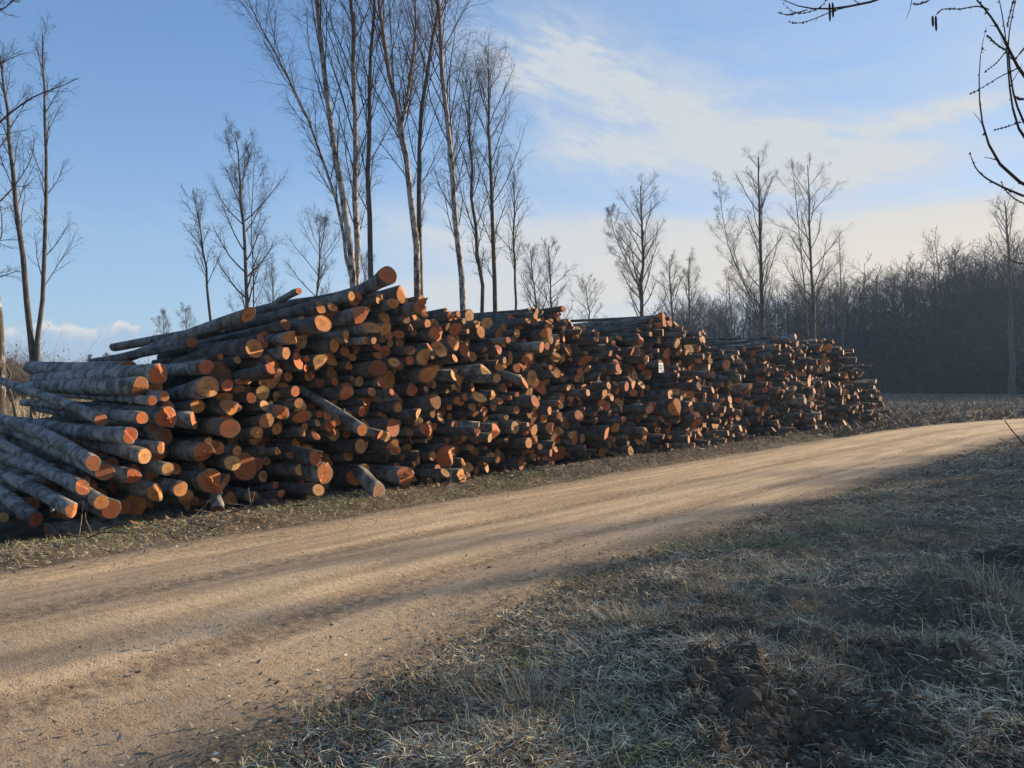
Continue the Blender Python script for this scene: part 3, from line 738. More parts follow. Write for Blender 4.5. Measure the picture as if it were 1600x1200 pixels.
def build_crown(g, P, R0, style, dens=1.0):
    """P (1,n,3) trunk; returns list of (P,R,k)"""
    H = np.linalg.norm(P[0, -1]-P[0, 0]); lv = []
    if style == 'birch':
        a, ra = grow(g, P, R0, int(34*dens), .30, .98, .42, lambda t, l: H*.25*np.sqrt(np.clip(1.12-t, .03, 1))*(.35+.65*sm(t, .28, .5)), 6, .09, .06, .022, .005, .45, .12)
        b, rb = grow(g, a, ra, 7, .15, .97, .62, lambda t, l: l*.45*(1.1-.6*t), 5, .03, .12, .010, .0035, .55)
        c, rc = grow(g, b, rb, 5, .15, .98, .6, lambda t, l: l*.5*(1.1-.5*t), 4, -.03, .14, .005, .0022, .6)
        d, rd = grow(g, c, rc, 4, .15, 1., .5, lambda t, l: l*.55+.12, 3, -.10, .16, .0025, .0016, .7)
        lv = [(a, ra, 5), (b, rb, 4), (c, rc, 3), (d, rd, 3)]
    elif style == 'alder':               # ovoid crown with ascending limbs
        env = lambda t: np.sqrt(np.clip(1-((t-.60)/.44)**2, .02, 1))
        a, ra = grow(g, P, R0, int(32*dens), .30, .98, .70, lambda t, l: H*.225*env(t)*(1.25-.6*t), 6, .10, .08, .045, .007, .5, .2)
        b, rb = grow(g, a, ra, 6, .3, .98, .5, lambda t, l: l*.40*(1.1-.5*t), 5, .08, .12, .014, .005, .55)
        c, rc = grow(g, b, rb, 6, .2, .98, .65, lambda t, l: l*.48*(1.1-.4*t), 4, .05, .16, .007, .0035, .6)
        d, rd = grow(g, c, rc, 3, .2, 1., .6, lambda t, l: l*.5+.15, 3, .03, .2, .005, .003, .7)
        lv = [(a, ra, 5), (b, rb, 4), (c, rc, 3), (d, rd, 3)]
    elif style == 'slim':
        a, ra = grow(g, P, R0, int(22*dens), .45, .99, .45, lambda t, l: H*.20*np.sqrt(np.clip(1.1-t, .04, 1)), 5, .08, .08, .020, .005, .5)
        b, rb = grow(g, a, ra, 7, .2, .98, .55, lambda t, l: l*.45*(1.1-.5*t), 4, .04, .12, .010, .004, .6)
        c, rc = grow(g, b, rb, 6, .2, 1., .6, lambda t, l: l*.55, 3, .0, .16, .005, .0028, .6)
        lv = [(a, ra, 4), (b, rb, 3), (c, rc, 3)]
    elif style == 'forest':
        a, ra = grow(g, P, R0, int(30*dens), .26, .985, .85, lambda t, l: H*.17*np.sqrt(np.clip(1-((t-.66)/.42)**2, .04, 1)), 4, .10, .14, .06, .020, .5)
        b, rb = grow(g, a, ra, 7, .25, 1., .6, lambda t, l: l*.45, 3, .06, .2, .030, .016, .6)
        c, rc = grow(g, b, rb, 4, .25, 1., .6, lambda t, l: l*.6, 3, .04, .25, .018, .012, .7)
        lv = [(a, ra, 4), (b, rb, 3), (c, rc, 3)]
    return lv
def levels_acc(lv, acc=None, **attrs):
    acc = acc or Acc()
    for (p, r, k) in lv:
        V, Q = tubes(p, r, k); acc.add(V, Q, **attrs)
    return acc
CONE_T = np.array([[0, 1, 2], [0, 2, 3], [0, 3, 1], [1, 3, 2]])
def cones(g, ends, size, acc):
    n = len(ends); off = np.array([[0, 0, 1.], [.9, 0, -.5], [-.5, .8, -.5], [-.5, -.8, -.5]])*size
    V = (ends[:, None]+off[None]*g.uniform(.6, 1.4, (n, 1, 1))).reshape(-1, 3)
    T = (np.arange(n)[:, None, None]*4 + CONE_T[None]).reshape(-1, 3)
    acc.add(V, None, T)
def tree(label, base, pts, r, style, trunkmat='grey', twigmat='twig', dens=1.0, seed=0, group=None, cat='tree', forks=(), cone=0, name='bare_tree', n=14):
    g = np.random.default_rng(seed)
    P = trunk_line(pts, n, g, .03)
    if style != 'birch': P = P[0] + (P-P[0])*np.array([1, 1, .925])
    rt = np.linspace(1, .12, n)**.85*r; rt[0] *= 1.25
    root = bpy.data.objects.new(name, None); COL.objects.link(root); root.location = P[0]
    root['label'] = label; root['category'] = cat
    if group: root['group'] = group
    allp = [(P, rt)]
    for (fp, fr) in forks:
        dd = np.linalg.norm(P - np.array(fp[0]), axis=1); jn = max(int(dd.argmin())-1, 0)
        Pf = trunk_line([P[jn], (P[jn]+np.array(fp[0]))/2] + list(fp), n, g, .02); allp.append((Pf, np.linspace(1, .14, n)*fr))
    acc_c = Acc()
    for (Pp, rr) in allp:
        V, Q = tubes(Pp[None], rr[None], 9)
        h = np.repeat(np.linspace(0, 1, n), 9)
        me = new_mesh('trunk', V-P[0], Q, None, [M[trunkmat]], attrs=dict(hgt=h))
        link('trunk', me, root)
        lv = build_crown(g, Pp[None], rr[None], style, dens if len(allp) == 1 else dens*.8)
        levels_acc(lv, acc_c)
        if cone:
            e = lv[-1][0][:, -1]; e = e[g.random(len(e)) < cone]; cones(g, e, .018*max(1, P[0][1]/45), acc_c)
    me = acc_c.mesh('crown', [M[twigmat]]); me.vertices.foreach_get
    co = np.empty(len(me.vertices)*3, np.float32); me.vertices.foreach_get('co', co); co = co.reshape(-1, 3)-P[0]; me.vertices.foreach_set('co', co.ravel())
    link('crown', me, root)
    return root
def pp(D, *uv):                           # list of pixel positions at distance D, first one dropped to the ground
    L = [at(u, v, D) for (u, v) in uv]; L[0][2] = gh(L[0][0], L[0][1])-.1
    return L
# near birches behind the stack (ground contact is hidden by the logs)
tree('tall white birch leaning left behind the pile, forked low with a long left limb', None, pp(25, (566, 650), (552, 430), (520, 200), (493, 0), (480, -120), (470, -280)), .13, 'birch', 'birch', seed=101, group='birches behind the stack',
     forks=[(pp(25, (566, 650), (538, 370), (500, 215), (430, 80), (392, 20), (370, -60))[1:], .07)], name='birch_tree')
tree('tall straight white birch just right of the leaning birch', None, pp(25.5, (560, 650), (555, 440), (555, 200), (547, 0), (545, -280)), .135, 'birch', 'birch', seed=102, group='birches behind the stack', name='birch_tree')
tree('dark slim tree between the straight birch and the forked birch', None, pp(28, (584, 650), (582, 430), (572, 260), (578, 100), (590, -60), (592, -150)), .12, 'birch', 'grey', seed=103, group='birches behind the stack', dens=.8)
tree('tall birch with black patched foot forking into two stems above the pile', None, pp(26, (655, 660), (654, 450), (640, 270), (625, 185), (600, 90), (586, -20), (575, -200)), .135, 'birch', 'birch', seed=104, group='birches behind the stack',
     forks=[(pp(26, (625, 190), (625, 190), (640, 150), (650, 60), (648, -40), (650, -180))[1:], .09)], name='birch_tree')
tree('darker birch right behind the forked one', None, pp(29, (662, 650), (658, 470), (650, 280), (665, 120), (690, 0), (695, -120)), .13, 'birch', 'grey', seed=105, group='birches behind the stack', dens=.8)
tree('tall dark birch with patchy trunk leaning left of the slender pair', None, pp(25, (733, 650), (724, 470), (703, 230), (686, 60), (682, -60), (676, -240)), .12, 'birch', 'birch', seed=106, group='birches behind the stack', name='birch_tree')
tree('thin dark stem leaning beside the patchy birch foot', None, pp(27, (745, 650), (732, 490), (712, 370), (706, 200), (700, 60)), .07, 'slim', 'grey', seed=107, dens=.7)
tree('slender tree with many thin ascending twigs, left of a pair', None, pp(30, (762, 650), (756, 480), (738, 330), (732, 180), (735, 120)), .10, 'birch', 'grey', seed=108, dens=.8, cone=.1)
tree('slender dark tree with fine crown, taller of a pair', None, pp(30, (778, 650), (774, 480), (768, 300), (762, 170), (765, 108)), .115, 'birch', 'grey', seed=109, dens=.9, cone=.1)
tree('thin straight tree with narrow crown right of the slender pair', None, pp(32, (808, 650), (806, 480), (803, 330), (803, 238)), .075, 'slim', 'grey', seed=110)
# left side
tree('V shaped tree of two grey stems rising from one foot', None, pp(26, (52, 640), (55, 600), (50, 520), (28, 330), (18, 190), (5, 90), (0, 40)), .13, 'slim', 'grey', seed=120, cone=.3,
     forks=[(pp(26, (55, 600), (56, 590), (70, 440), (74, 250), (70, 140), (66, 55))[1:], .12)])
tree('slim leaning tree with small dark crown left of the twin stemmed tree', None, pp(34, (334, 640), (331, 480), (316, 350), (303, 278)), .08, 'slim', 'grey', seed=121, cone=.3)
tree('twin stemmed tree with tall pointed crown above the upper left slope', None, pp(34, (390, 640), (387, 470), (378, 300), (370, 175)), .12, 'alder', 'grey', seed=122, cone=.3, dens=.9,
     forks=[(pp(34.5, (400, 640), (398, 470), (390, 350), (398, 238)), .07)])
tree('small pale bare tree right of the twin stemmed tree', None, pp(48, (428, 640), (426, 470), (425, 388)), .07, 'slim', 'grey', seed=123)
tree('small round crowned tree standing alone against blue sky', None, pp(45, (497, 640), (495, 460), (500, 380), (500, 328)), .09, 'alder', 'grey', seed=124, dens=.7)
tree('small tree half hidden behind the birch trunks', None, pp(46, (575, 640), (572, 470), (570, 390)), .08, 'alder', 'grey', seed=125, dens=.6)
# right side
tree('left of two small round trees above the stack', None, pp(55, (842, 640), (840, 480), (828, 370)), .12, 'alder', 'grey', seed=130, dens=.8, cone=.2)
tree('right of two small round trees above the stack', None, pp(55, (860, 640), (861, 480), (857, 362)), .12, 'alder', 'grey', seed=131, dens=.8, cone=.2)
tree('low bushy bare tree between the small round trees and the ovoid tree', None, pp(60, (922, 640), (922, 490), (915, 428)), .09, 'alder', 'twig', seed=132, dens=.6)
tree('ovoid crowned alder with one low limb reaching far left', None, pp(50, (1002, 640), (1002, 490), (1004, 380), (1001, 263)), .18, 'alder', 'grey', seed=133, cone=.35, dens=1.15,
     forks=[(pp(50, (1001, 455), (1001, 455), (985, 420), (960, 370), (950, 325))[1:], .07)])
tree('dark rounded tree, left of two near the forest edge', None, pp(75, (1056, 630), (1052, 510), (1046, 388)), .19, 'alder', 'grey', 'dtwig', seed=134, cone=.4)
tree('dark rounded tree, right of two near the forest edge', None, pp(78, (1078, 630), (1077, 510), (1076, 388)), .19, 'alder', 'grey', 'dtwig', seed=135, cone=.4)
tree('broad high alder with wide spreading low limbs, tallest on the right', None, pp(60, (1194, 640), (1192, 520), (1188, 380), (1184, 214)), .26, 'alder', 'grey', seed=136, cone=.35, dens=1.3,
     forks=[(pp(60, (1186, 500), (1186, 500), (1160, 430), (1132, 380), (1122, 280))[1:], .09)])
tree('thin bare tree left of the broad high alder', None, pp(80, (1147, 630), (1145, 520), (1136, 400)), .11, 'alder', 'grey', seed=137, dens=.6)
tree('twin trunked tall tree with narrow fan crown right of the broad alder', None, pp(58, (1278, 640), (1272, 500), (1266, 360), (1262, 228)), .17, 'alder', 'grey', seed=138, cone=.3, dens=1.0,
     forks=[(pp(58, (1266, 640), (1262, 500), (1250, 380), (1238, 250)), .11)])
tree('slim young tree rising out of the forest line', None, pp(72, (1318, 625), (1316, 500), (1311, 342)), .12, 'slim', 'grey', seed=139)
tree('pale trunked tree with loose crown in front of the forest at far right', None, pp(83, (1582, 618), (1580, 500), (1578, 400), (1570, 288)), .34, 'alder', 'grey', seed=140, dens=1.1, cone=.1)
# sunlit trunk at the picture's left edge with its overhanging limbs
def px_limbs(list_, D):
    out = []
    for (pts, r0, r1) in list_:
        P = trunk_line([at(u, v, D+dz) for (u, v, dz) in pts], 12); out.append((P, np.linspace(r0, r1, 12)*.85))
    return out
def near_tree(name, label, trunk_pts, tr, limbs, twm, seed, catkins=(), small=(1, 1)):
    g = np.random.default_rng(seed); T = trunk_line(trunk_pts, 14, g, .01)
    root = bpy.data.objects.new(name, None); COL.objects.link(root); root.location = T[0]; root['label'] = label; root['category'] = 'tree'
    V, Q = tubes(T[None], (np.linspace(1, .3, 14)*tr)[None], 12)
    link('trunk', new_mesh('trunk', V-T[0], Q, None, [M['grey' if twm == 'dtwig' else 'birch']], attrs=dict(hgt=np.zeros(len(V)))), root)
    for (P, rr) in limbs:
        acc = Acc(); P = P[None]; rr = rr[None]
        levels_acc([(P, rr, 6)], acc)
        nb = small[0]
        if nb:
            a, ra = grow(g, P, rr, nb, .12, .95, .6, lambda t, l: l*small[1]*(1.1-t), 5, .0, .10, .0026*small[2], .0009*small[2], .6)
            levels_acc([(a, ra, 4)], acc)
            if small[3]:
                b, rb = grow(g, a, ra, small[3], .2, .98, .6, lambda t, l: l*.5, 4, .0, .12, .0012*small[2], .0007*small[2], .7)
                levels_acc([(b, rb, 3)], acc)
                c, rc = grow(g, b, rb, 4, .2, .98, .6, lambda t, l: l*.5, 3, .0, .12, .001*small[2], .0006*small[2], .7)
                levels_acc([(c, rc, 3)], acc)
        # buds
        tb = np.linspace(.1, .98, 12)[None]; p, _, tg = interp_poly(P, rr, tb); cones(g, p[0] + g.normal(0, rr.mean()*.6, p[0].shape), .006*small[2]**.5, acc)
        me = acc.mesh('branch', [M[twm]]); co = np.empty(len(me.vertices)*3, np.float32); me.vertices.foreach_get('co', co)
        me.vertices.foreach_set('co', (co.reshape(-1, 3)-T[0]).ravel()); link('branch', me, root)
    for (u, v0, v1, D) in catkins:
        a = at(u, v0, D); b = at(u+1, v1, D); n = 9
        P = np.linspace(a, b, n)[None]; rr = (np.array([.4, .9, 1, 1, 1, 1, 1, .85, .3])*.0048)[None]
        V, Q = tubes(P, rr, 8); link('catkin', new_mesh('catkin', V-T[0], Q, None, [M['dtwig']]), root)
    return root
q = lambda cx, cy: (1200+cx/2.607, cy/2.607)
def QP(l, *dz):
    return [(*q(x, y), 0.0) for (x, y) in l]
D = 3.2
off = [(1720, 330, .15), (1850, 380, .25)]
limbs = px_limbs([
    (off[::-1] + QP([(1043, 797), (980, 730), (910, 640), (870, 550), (860, 450), (858, 350), (856, 230), (875, 150), (893, 108)]), .010, .0022),
    (QP([(1043, 800), (960, 765), (880, 725), (840, 680), (822, 622)]), .006, .0018),
    ([(1900, 240, .2), (1700, 220, .1)] + QP([(1043, 340), (1000, 240), (960, 150), (900, 50), (850, 0)]), .012, .004),
    ([(1850, 380, .25), (1680, 300, .1)] + QP([(1043, 610), (1010, 520), (985, 400), (975, 280), (975, 180), (960, 80), (940, -10)]), .009, .0025),
    (QP([(1075, 560), (1043, 500), (995, 400), (990, 300), (975, 200), (980, 120), (1010, 0)]), .006, .0022),
    (QP([(1030, 275), (1005, 283), (940, 315), (870, 360), (820, 385)]), .0035, .0015),
    (QP([(972, 205), (965, 215), (930, 260), (885, 292)]), .003, .0015),
    (QP([(965, 205), (930, 180), (905, 155), (893, 145)]), .004, .0022),
    (QP([(900, 40), (860, 15), (800, 40), (760, 38), (720, 32), (690, 45), (682, 68)]), .0035, .0015),
    (QP([(1080, 480), (1043, 495), (980, 515), (920, 530)]), .003, .0014),
    (QP([(1090, 1090), (1043, 1075), (1010, 1070), (985, 1058), (965, 1040)]), .004, .0016),
    (QP([(1120, 850), (1043, 830), (1000, 810), (960, 770), (950, 740)]), .004, .0014),
    (QP([(1060, 180), (1040, 200), (1010, 240)]), .003, .0014),
    ([(1900, -300, .3), (1600, -160, .1), (1480, -60, 0)] + QP([(560, -20), (465, 0), (380, 20), (270, 40), (200, 45), (130, 35), (60, 5), (50, -10)]), .009, .0016),
    (QP([(330, 28), (270, 40), (200, 75), (150, 90), (118, 98), (85, 88)]), .003, .0012),
    (QP([(160, 40), (110, 55), (75, 62), (38, 50)]), .0028, .0012),
    (QP([(240, -40), (240, 0), (225, 30), (170, 50), (120, 62), (90, 45), (60, 10)]), .003, .0012),
    (QP([(700, -30), (660, 0), (620, 18), (588, 15)]), .003, .0012),
    (QP([(1000, 0), (985, 60), (975, 110)]), .003, .0014),
    (QP([(1060, 400), (1030, 405), (1015, 398)]), .003, .003),
], D)
trk = [np.array([3.7, 2.9, gh(3.7, 2.9)]), np.array([3.65, 2.95, 1.5]), np.array([3.8, 3.0, 3.4]), np.array([3.9, 3.1, 6.0])]
trk_pt = lambda z: np.array([3.72 + .03*z, 2.93 + .03*z, z])
limbs = [((np.concatenate([trunk_line([trk_pt(max(P[0][2]-.25, .8)), (trk_pt(max(P[0][2]-.1, .9))+P[0])/2, P[0]], 6)[:-1], P]), np.concatenate([np.linspace(rr[0]*1.5, rr[0], 6)[:-1], rr])) if P[0][0] > 2.35 and rr[0] > .006 else (P, rr)) for P, rr in limbs]
near_tree('alder_tree', 'dark overhanging alder branches with buds and hanging catkins against the sky', trk, .10, limbs, 'dtwig', 201,
          catkins=[(1296, 5, 34, 3.2), (1301, 4, 28, 3.21), (1457, 25, 42, 3.2), (1462, 25, 49, 3.21)], small=(5, .10, 1.0, 0))
limbs = px_limbs([
    ([(-80, 260, 0), (-10, 200, 0), (25, 168, 0), (60, 145, 0), (100, 135, 0), (122, 122, 0)], .018, .004),
    ([(-80, 40, 0), (-10, 20, 0), (10, 12, 0), (25, -5, 0)], .016, .005),
    ([(-80, 140, 0), (-10, 105, 0), (15, 92, 0), (40, 82, 0)], .012, .003),
    ([(-60, 360, 0), (-5, 322, 0), (20, 295, 0), (42, 265, 0), (55, 235, 0), (52, 210, 0)], .014, .003),
    ([(-60, 420, 0), (-5, 435, 0), (15, 428, 0), (30, 422, 0)], .010, .003),
    ([(-60, 330, 0), (-5, 385, 0), (4, 370, 0), (3, 340, 0), (0, 320, 0)], .012, .004),
    ([(-60, 230, 0), (-5, 240, 0), (10, 215, 0), (22, 190, 0)], .010, .003),
], 13.0)
limbs = [(np.concatenate([[np.array([-9.62, 14.0, P[0][2]-.3])], P]), np.concatenate([[rr[0]*1.5], rr*1.35])) for P, rr in limbs]
near_tree('birch_tree', 'orange sunlit birch trunk at the very left edge with branches reaching in', [at(-2, 700, 14), at(1, 600, 14), at(0, 520, 14), at(-10, 440, 14), at(-28, 300, 14), at(-30, 100, 14)], .105, limbs, 'twig', 202, small=(7, .30, 3.0, 5))
tree('leaning thin pole tree beside the orange sunlit birch trunk', None, pp(16, (26, 640), (22, 615), (8, 565), (-8, 520), (-20, 420)), .035, 'slim', 'grey', seed=203, dens=.3)

# ------------------------------------------------------------------ forest
def forest_proto(seed, H, r, dens=1.0):
    g = np.random.default_rng(seed)
    P = trunk_line([[0, 0, -.3], [g.normal(0, .3), g.normal(0, .3), H*.5], [g.normal(0, .8), g.normal(0, .8), H]], 8, g, .05)
    rr = np.linspace(1, .15, 8)*r
    V, Q = tubes(P[None], rr[None], 6)
    tm = new_mesh('trunk', V, Q, None, [M['wood']], attrs=dict(hgt=np.zeros(len(V))))
    lv = build_crown(g, P[None], rr[None], 'forest', dens)
    return tm, levels_acc(lv).mesh('crown', [M['wood']]), (V, Q, lv)
protos = [forest_proto(300+i, H, r) for i, (H, r) in enumerate([(17, .17), (15.5, .14), (18.5, .19), (14, .12), (16.5, .15)])]
EDGE = np.array([(1900, 88, 18), (1700, 92, 18), (1600, 97, 17), (1500, 100, 18.2), (1470, 101, 17), (1400, 104, 16.3), (1300, 108, 15.5), (1200, 116, 15.2), (1100, 126, 14.5), (1000, 140, 13.0), (930, 155, 12.5), (860, 175, 11), (800, 200, 11)], float)[::-1]
def edge_pt(u, back, g):
    d = np.interp(u, EDGE[:, 0], EDGE[:, 1]) + back; h = np.interp(u, EDGE[:, 0], EDGE[:, 2])
    return (u-800)/CAMF*d, d, h
g = np.random.default_rng(9)
for i in range(170):
    u = 1020 + (i+g.random())*720/170; x, y, h = edge_pt(u, abs(g.normal(0, 6)), g)
    tm, cm, _ = protos[g.integers(0, 5)]
    if g.random() < .14:
        if 'pale' not in globals(): pale = {}
        if tm.name not in pale: pale[tm.name] = tm.copy(); pale[tm.name].materials[0] = M['birch']
        tm = pale[tm.name]
    root = bpy.data.objects.new('forest_tree', None); COL.objects.link(root); root.location = (x, y, gh(x, y)); root.rotation_euler = (0, 0, g.uniform(0, 6.28))
    k = h/16.3*g.uniform(.82, 1.05); root.scale = (k, k, k)
    root['label'] = 'bare dark tree in the front rank of the forest beyond the cleared field'; root['category'] = 'tree'; root['group'] = 'bare trees along the forest edge'
    link('trunk', tm, root); link('crown', cm, root)
# the wood behind the front rank: one mass
lite = [forest_proto(350+i, H, r, .62) for i, (H, r) in enumerate([(17, .16), (15.5, .13), (18, .18)])]
acc = Acc()
for i in range(560):
    u = g.uniform(800, 1950) if i < 420 else g.uniform(1900, 2700); x, y, h = edge_pt(u, g.uniform(3, 45) if i < 420 else g.uniform(0, 60), g)
    V, Q, lv = lite[g.integers(0, 3)][2]; a = g.uniform(0, 6.28); k = h/16.3*g.uniform(.8, 1.08)*(1+ (y-100)*.001)
    rot = np.array([[cos(a), -sin(a), 0], [sin(a), cos(a), 0], [0, 0, 1]])*k; o_ = np.array([x, y, 0])
    acc.add(V @ rot.T + o_, Q)
    for (p, r_, kk) in (lv[:3] if i % 2 and i < 420 else lv[:2]):
        v2, q2 = tubes(p, r_*(1.2 if i % 2 else 1.7), 3); acc.add(v2 @ rot.T + o_, q2)
link('forest', acc.mesh('forest', [M['wood']]), kind='stuff', label='mass of bare woodland behind the front rank of trees', category='forest')
# scrub under the trees
def scrub(n, ufn, zmax, mat_, name, label, size, thick, upto=1.0):
    acc = Acc()
    pts = [ufn() for _ in range(n)]
    P = np.array([p[:2] for p in pts]); hh = np.array([p[2] for p in pts])
    m = 5
    base = np.concatenate([P, gh(P[:, 0], P[:, 1])[:, None]], 1)
    B = np.repeat(base, m, 0); H = np.repeat(hh, m)*g.uniform(.5, 1, n*m)
    d = g.normal(0, .35, (n*m, 3)); d[:, 2] = 1
    pl = np.stack([B, B+d*np.array([1, 1, 1])*(H*.5)[:, None], B+(d*np.array([1.5, 1.5, 1]))*H[:, None]], 1)
    RR = np.tile([thick, thick*.7, thick*.3], (n*m, 1)); V, Q = tubes(pl, RR, 3); acc.add(V, Q)
    a, ra = grow(g, pl, RR, 4, .25, .98, .6, lambda t, l: l*.4, 3, .1, .2, thick*.5, thick*.3, .6)
    V, Q = tubes(a, ra, 3); acc.add(V, Q)
    # clinging dead leaves / buds, small triangles
    e = a[:, 1:].reshape(-1, 3); e = np.repeat(e, 2, 0) + g.normal(0, size*.5, (len(e)*2, 3))
    o_ = g.normal(0, size, (len(e), 3, 3)); V = (e[:, None]+o_).reshape(-1, 3); acc.add(V, None, np.arange(len(V)).reshape(-1, 3))
    link(name, acc.mesh(name, [M[mat_]]), kind='stuff', label=label, category='scrub')
def fu():
    u = g.uniform(1000, 2300); x, y, h = edge_pt(u, g.uniform(-1, 26), g); return x, y, g.uniform(2, 6) + 7*max(0, float(vnoise(np.array(x*.09), np.array(y*.09), 5))+.15)
scrub(3000, fu, 3, 'brush', 'undergrowth', 'dense dark undergrowth at the foot of the forest', .26, .03)
def fl():
    u = g.uniform(-300, 560); d = g.uniform(60, 95) if u < 260 else g.uniform(90, 120); return (u-800)/CAMF*d, d, g.uniform(1.5, 3.4) + (2.5*g.random() if u < 60 else 0)
scrub(1300, fl, 3, 'far', 'scrubland', 'low brown scrub on the horizon left of the stack', .05, .035)
def fm():
    u = g.uniform(780, 1120); d = g.uniform(110, 150); return (u-800)/CAMF*d, d, g.uniform(4, 9)
scrub(800, fm, 3, 'wood', 'thicket', 'grey thicket on the horizon above the middle of the stack', .10, .035)
for (u, D_, hpx, sd_) in ((255, 85, 478, 401), (290, 85, 470, 402), (140, 150, 553, 403), (165, 150, 550, 404), (15, 130, 560, 405)):
    b = at(u, 600, D_); z0 = float(gh(b[0], b[1]))
    H = EYE + (597-hpx)/CAMF*D_ - z0
    tree({478: 'low wide bare bush, left of two, peeping over the upper left slope', 470: 'wider bare bush, right of two, peeping over the upper left slope', 553: 'distant round bare tree on the horizon, left of a reddish pair', 550: 'distant round bare tree on the horizon, right of a reddish pair', 560: 'distant bare tree on the horizon behind the orange sunlit trunk'}[hpx], None, [[b[0], b[1], z0-.1], [b[0]+.1, b[1], z0+H*.5], [b[0], b[1], z0+H]], .1, 'alder', 'grey', 'twig', seed=sd_, dens=.9, group='far bushes on the left', cone=.3)

# row of tall brush beyond the right of the frame; it shades the near verge at this low sun
def brush_shrub(seed):
    g2 = np.random.default_rng(seed)
    n = 15; B = np.zeros((n, 3)); B[:, :2] = g2.normal(0, .45, (n, 2)); d = g2.normal(0, .22, (n, 3)); d[:, 2] = 1
    H = g2.uniform(2.35, 2.75, n)
    pl = np.stack([B, B+d*(H*.35)[:, None], B+d*np.array([1.3, 1.3, 1])*(H*.7)[:, None], B+d*np.array([1.5, 1.5, 1])*H[:, None]], 1)
    RR = np.tile([.02, .016, .012, .005], (n, 1))
    a, ra = grow(g2, pl, RR, 7, .08, .95, .7, lambda t, l: l*.42*(1.2-t), 4, .1, .14, .011, .005, .6)
    b, rb = grow(g2, a, ra, 5, .15, .98, .6, lambda t, l: l*.5, 3, .08, .15, .007, .004, .6)
    acc = levels_acc([(a, ra, 4), (b, rb, 3)])
    st = Acc(); V, Q = tubes(pl, RR, 5); st.add(V, Q)
    e = b[:, 2:].reshape(-1, 3); e = e+g2.normal(0, .02, (len(e), 3)); o_ = g2.normal(0, .022, (len(e), 3, 3)); V = (e[:, None]+o_).reshape(-1, 3)
    acc.add(V, None, np.arange(len(V)).reshape(-1, 3))
    return st.mesh('stems', [M['grey']]), acc.mesh('twigs', [M['brush']])
sp = [brush_shrub(500+i) for i in range(3)]
g = np.random.default_rng(44)
for i in range(38):
    tt = -8 + i*.85
    b = C0 + RD*tt + RN*1.9 + (19 + 2.5*float(sm(-tt, -6, 0)))*np.array([sin(R(SUN_AZ)), cos(R(SUN_AZ))]) + g.normal(0, .3, 2)
    if b[1] > 0 and 800+CAMF*(b[0]-1.3)/b[1] < 1780: continue
    sm_, tw = sp[i % 3]
    root = bpy.data.objects.new('leafless_shrub', None); COL.objects.link(root); root.location = (b[0], b[1], gh(b[0], b[1])-.05); root.rotation_euler = (0, 0, g.uniform(0, 6))
    k = g.uniform(.96, 1.03)*float(np.interp(tt, [-8, 0, 4, 10, 24], [1.50, 1.50, 1.45, 1.36, 1.12])); root.scale = (1.15, 1.15, k)
    root['label'] = 'leafless roadside shrub beyond the right of the camera'; root['category'] = 'shrub'; root['group'] = 'shrub belt shading the near verge'
    link('stems', sm_, root); link('twigs', tw, root)
for i, (tt, off_, H) in enumerate([(2, 20, 8), (7, 22, 9)]):
    b = C0 + RD*tt + RN*1.9 + off_*np.array([sin(R(SUN_AZ)), cos(R(SUN_AZ))])
    tree('bare roadside tree beyond the right of the camera', None, [[b[0], b[1], -.1], [b[0]+.1, b[1], H*.5], [b[0]-.1, b[1], H]], .09, 'slim', 'grey', seed=600+i, group='roadside trees shading the stack', dens=.8)

# ------------------------------------------------------------------ ground litter and grass
def blades(g, X, Y, L, Wd, lean, col, curl=.3, z0=None, az=None):
    n = len(X); az = g.uniform(0, 2*pi, n) if az is None else az
    Z = (gh(X, Y) if z0 is None else z0)
    d = np.stack([np.cos(az)*np.cos(lean), np.sin(az)*np.cos(lean), np.sin(lean)], -1)
    side = np.stack([-np.sin(az), np.cos(az), g.normal(0, .5, n)], -1); side /= np.linalg.norm(side, axis=1)[:, None]
    b = np.stack([X, Y, Z], -1)
    m_ = b + d*(L*.55)[:, None] + np.array([0, 0, 1])*(L*curl*.25*g.uniform(-.2, 1, n))[:, None]
    t = b + d*L[:, None] + np.array([0, 0, 1])*(-L*curl*.5*g.uniform(-.3, 1, n))[:, None] + g.normal(0, .12, (n, 3))*L[:, None]
    gz = Z + .004; t[:, 2] = np.maximum(t[:, 2], gz)
    w = side*(Wd*.5)[:, None]
    V = np.stack([b-w, b+w, m_+w*.8, m_-w*.8, t], 1).reshape(-1, 3)
    i = np.arange(n)[:, None]*5
    return V, i+np.array([[0, 1, 2, 3]]), i+np.array([[3, 2, 4]]), np.repeat(col, 5, 0)
def leafs(g, X, Y, S, col):
    n = len(X); Z = gh(X, Y)+.008; a = g.uniform(0, 2*pi, n)
    nx = g.normal(0, .35, (n, 2)); u = np.stack([np.cos(a), np.sin(a), nx[:, 0]], -1)*S[:, None]; w = np.stack([-np.sin(a), np.cos(a), nx[:, 1]], -1)*(S*.62)[:, None]
    c = np.stack([X, Y, Z + S*.25], -1)
    V = np.stack([c-u, c-w*.8+[0, 0, .0], c+u, c+w*.8], 1); V[:, 0, 2] += S*.3; V[:, 2, 2] += S*.25*g.uniform(-1, 1, n); V = V.reshape(-1, 3)
    i = np.arange(n)[:, None]*4
    return V, i+np.array([[0, 1, 2]]), i+np.array([[0, 2, 3]]), np.repeat(col, 4, 0)
def pick(g, n, pal, jit=.25):
    pal = np.array(pal); k = g.integers(0, len(pal), n); return pal[k]*g.uniform(1-jit, 1+jit, (n, 1))
STRAW = [(.72, .58, .34), (.58, .45, .24), (.78, .66, .42), (.42, .33, .18), (.50, .44, .23)]
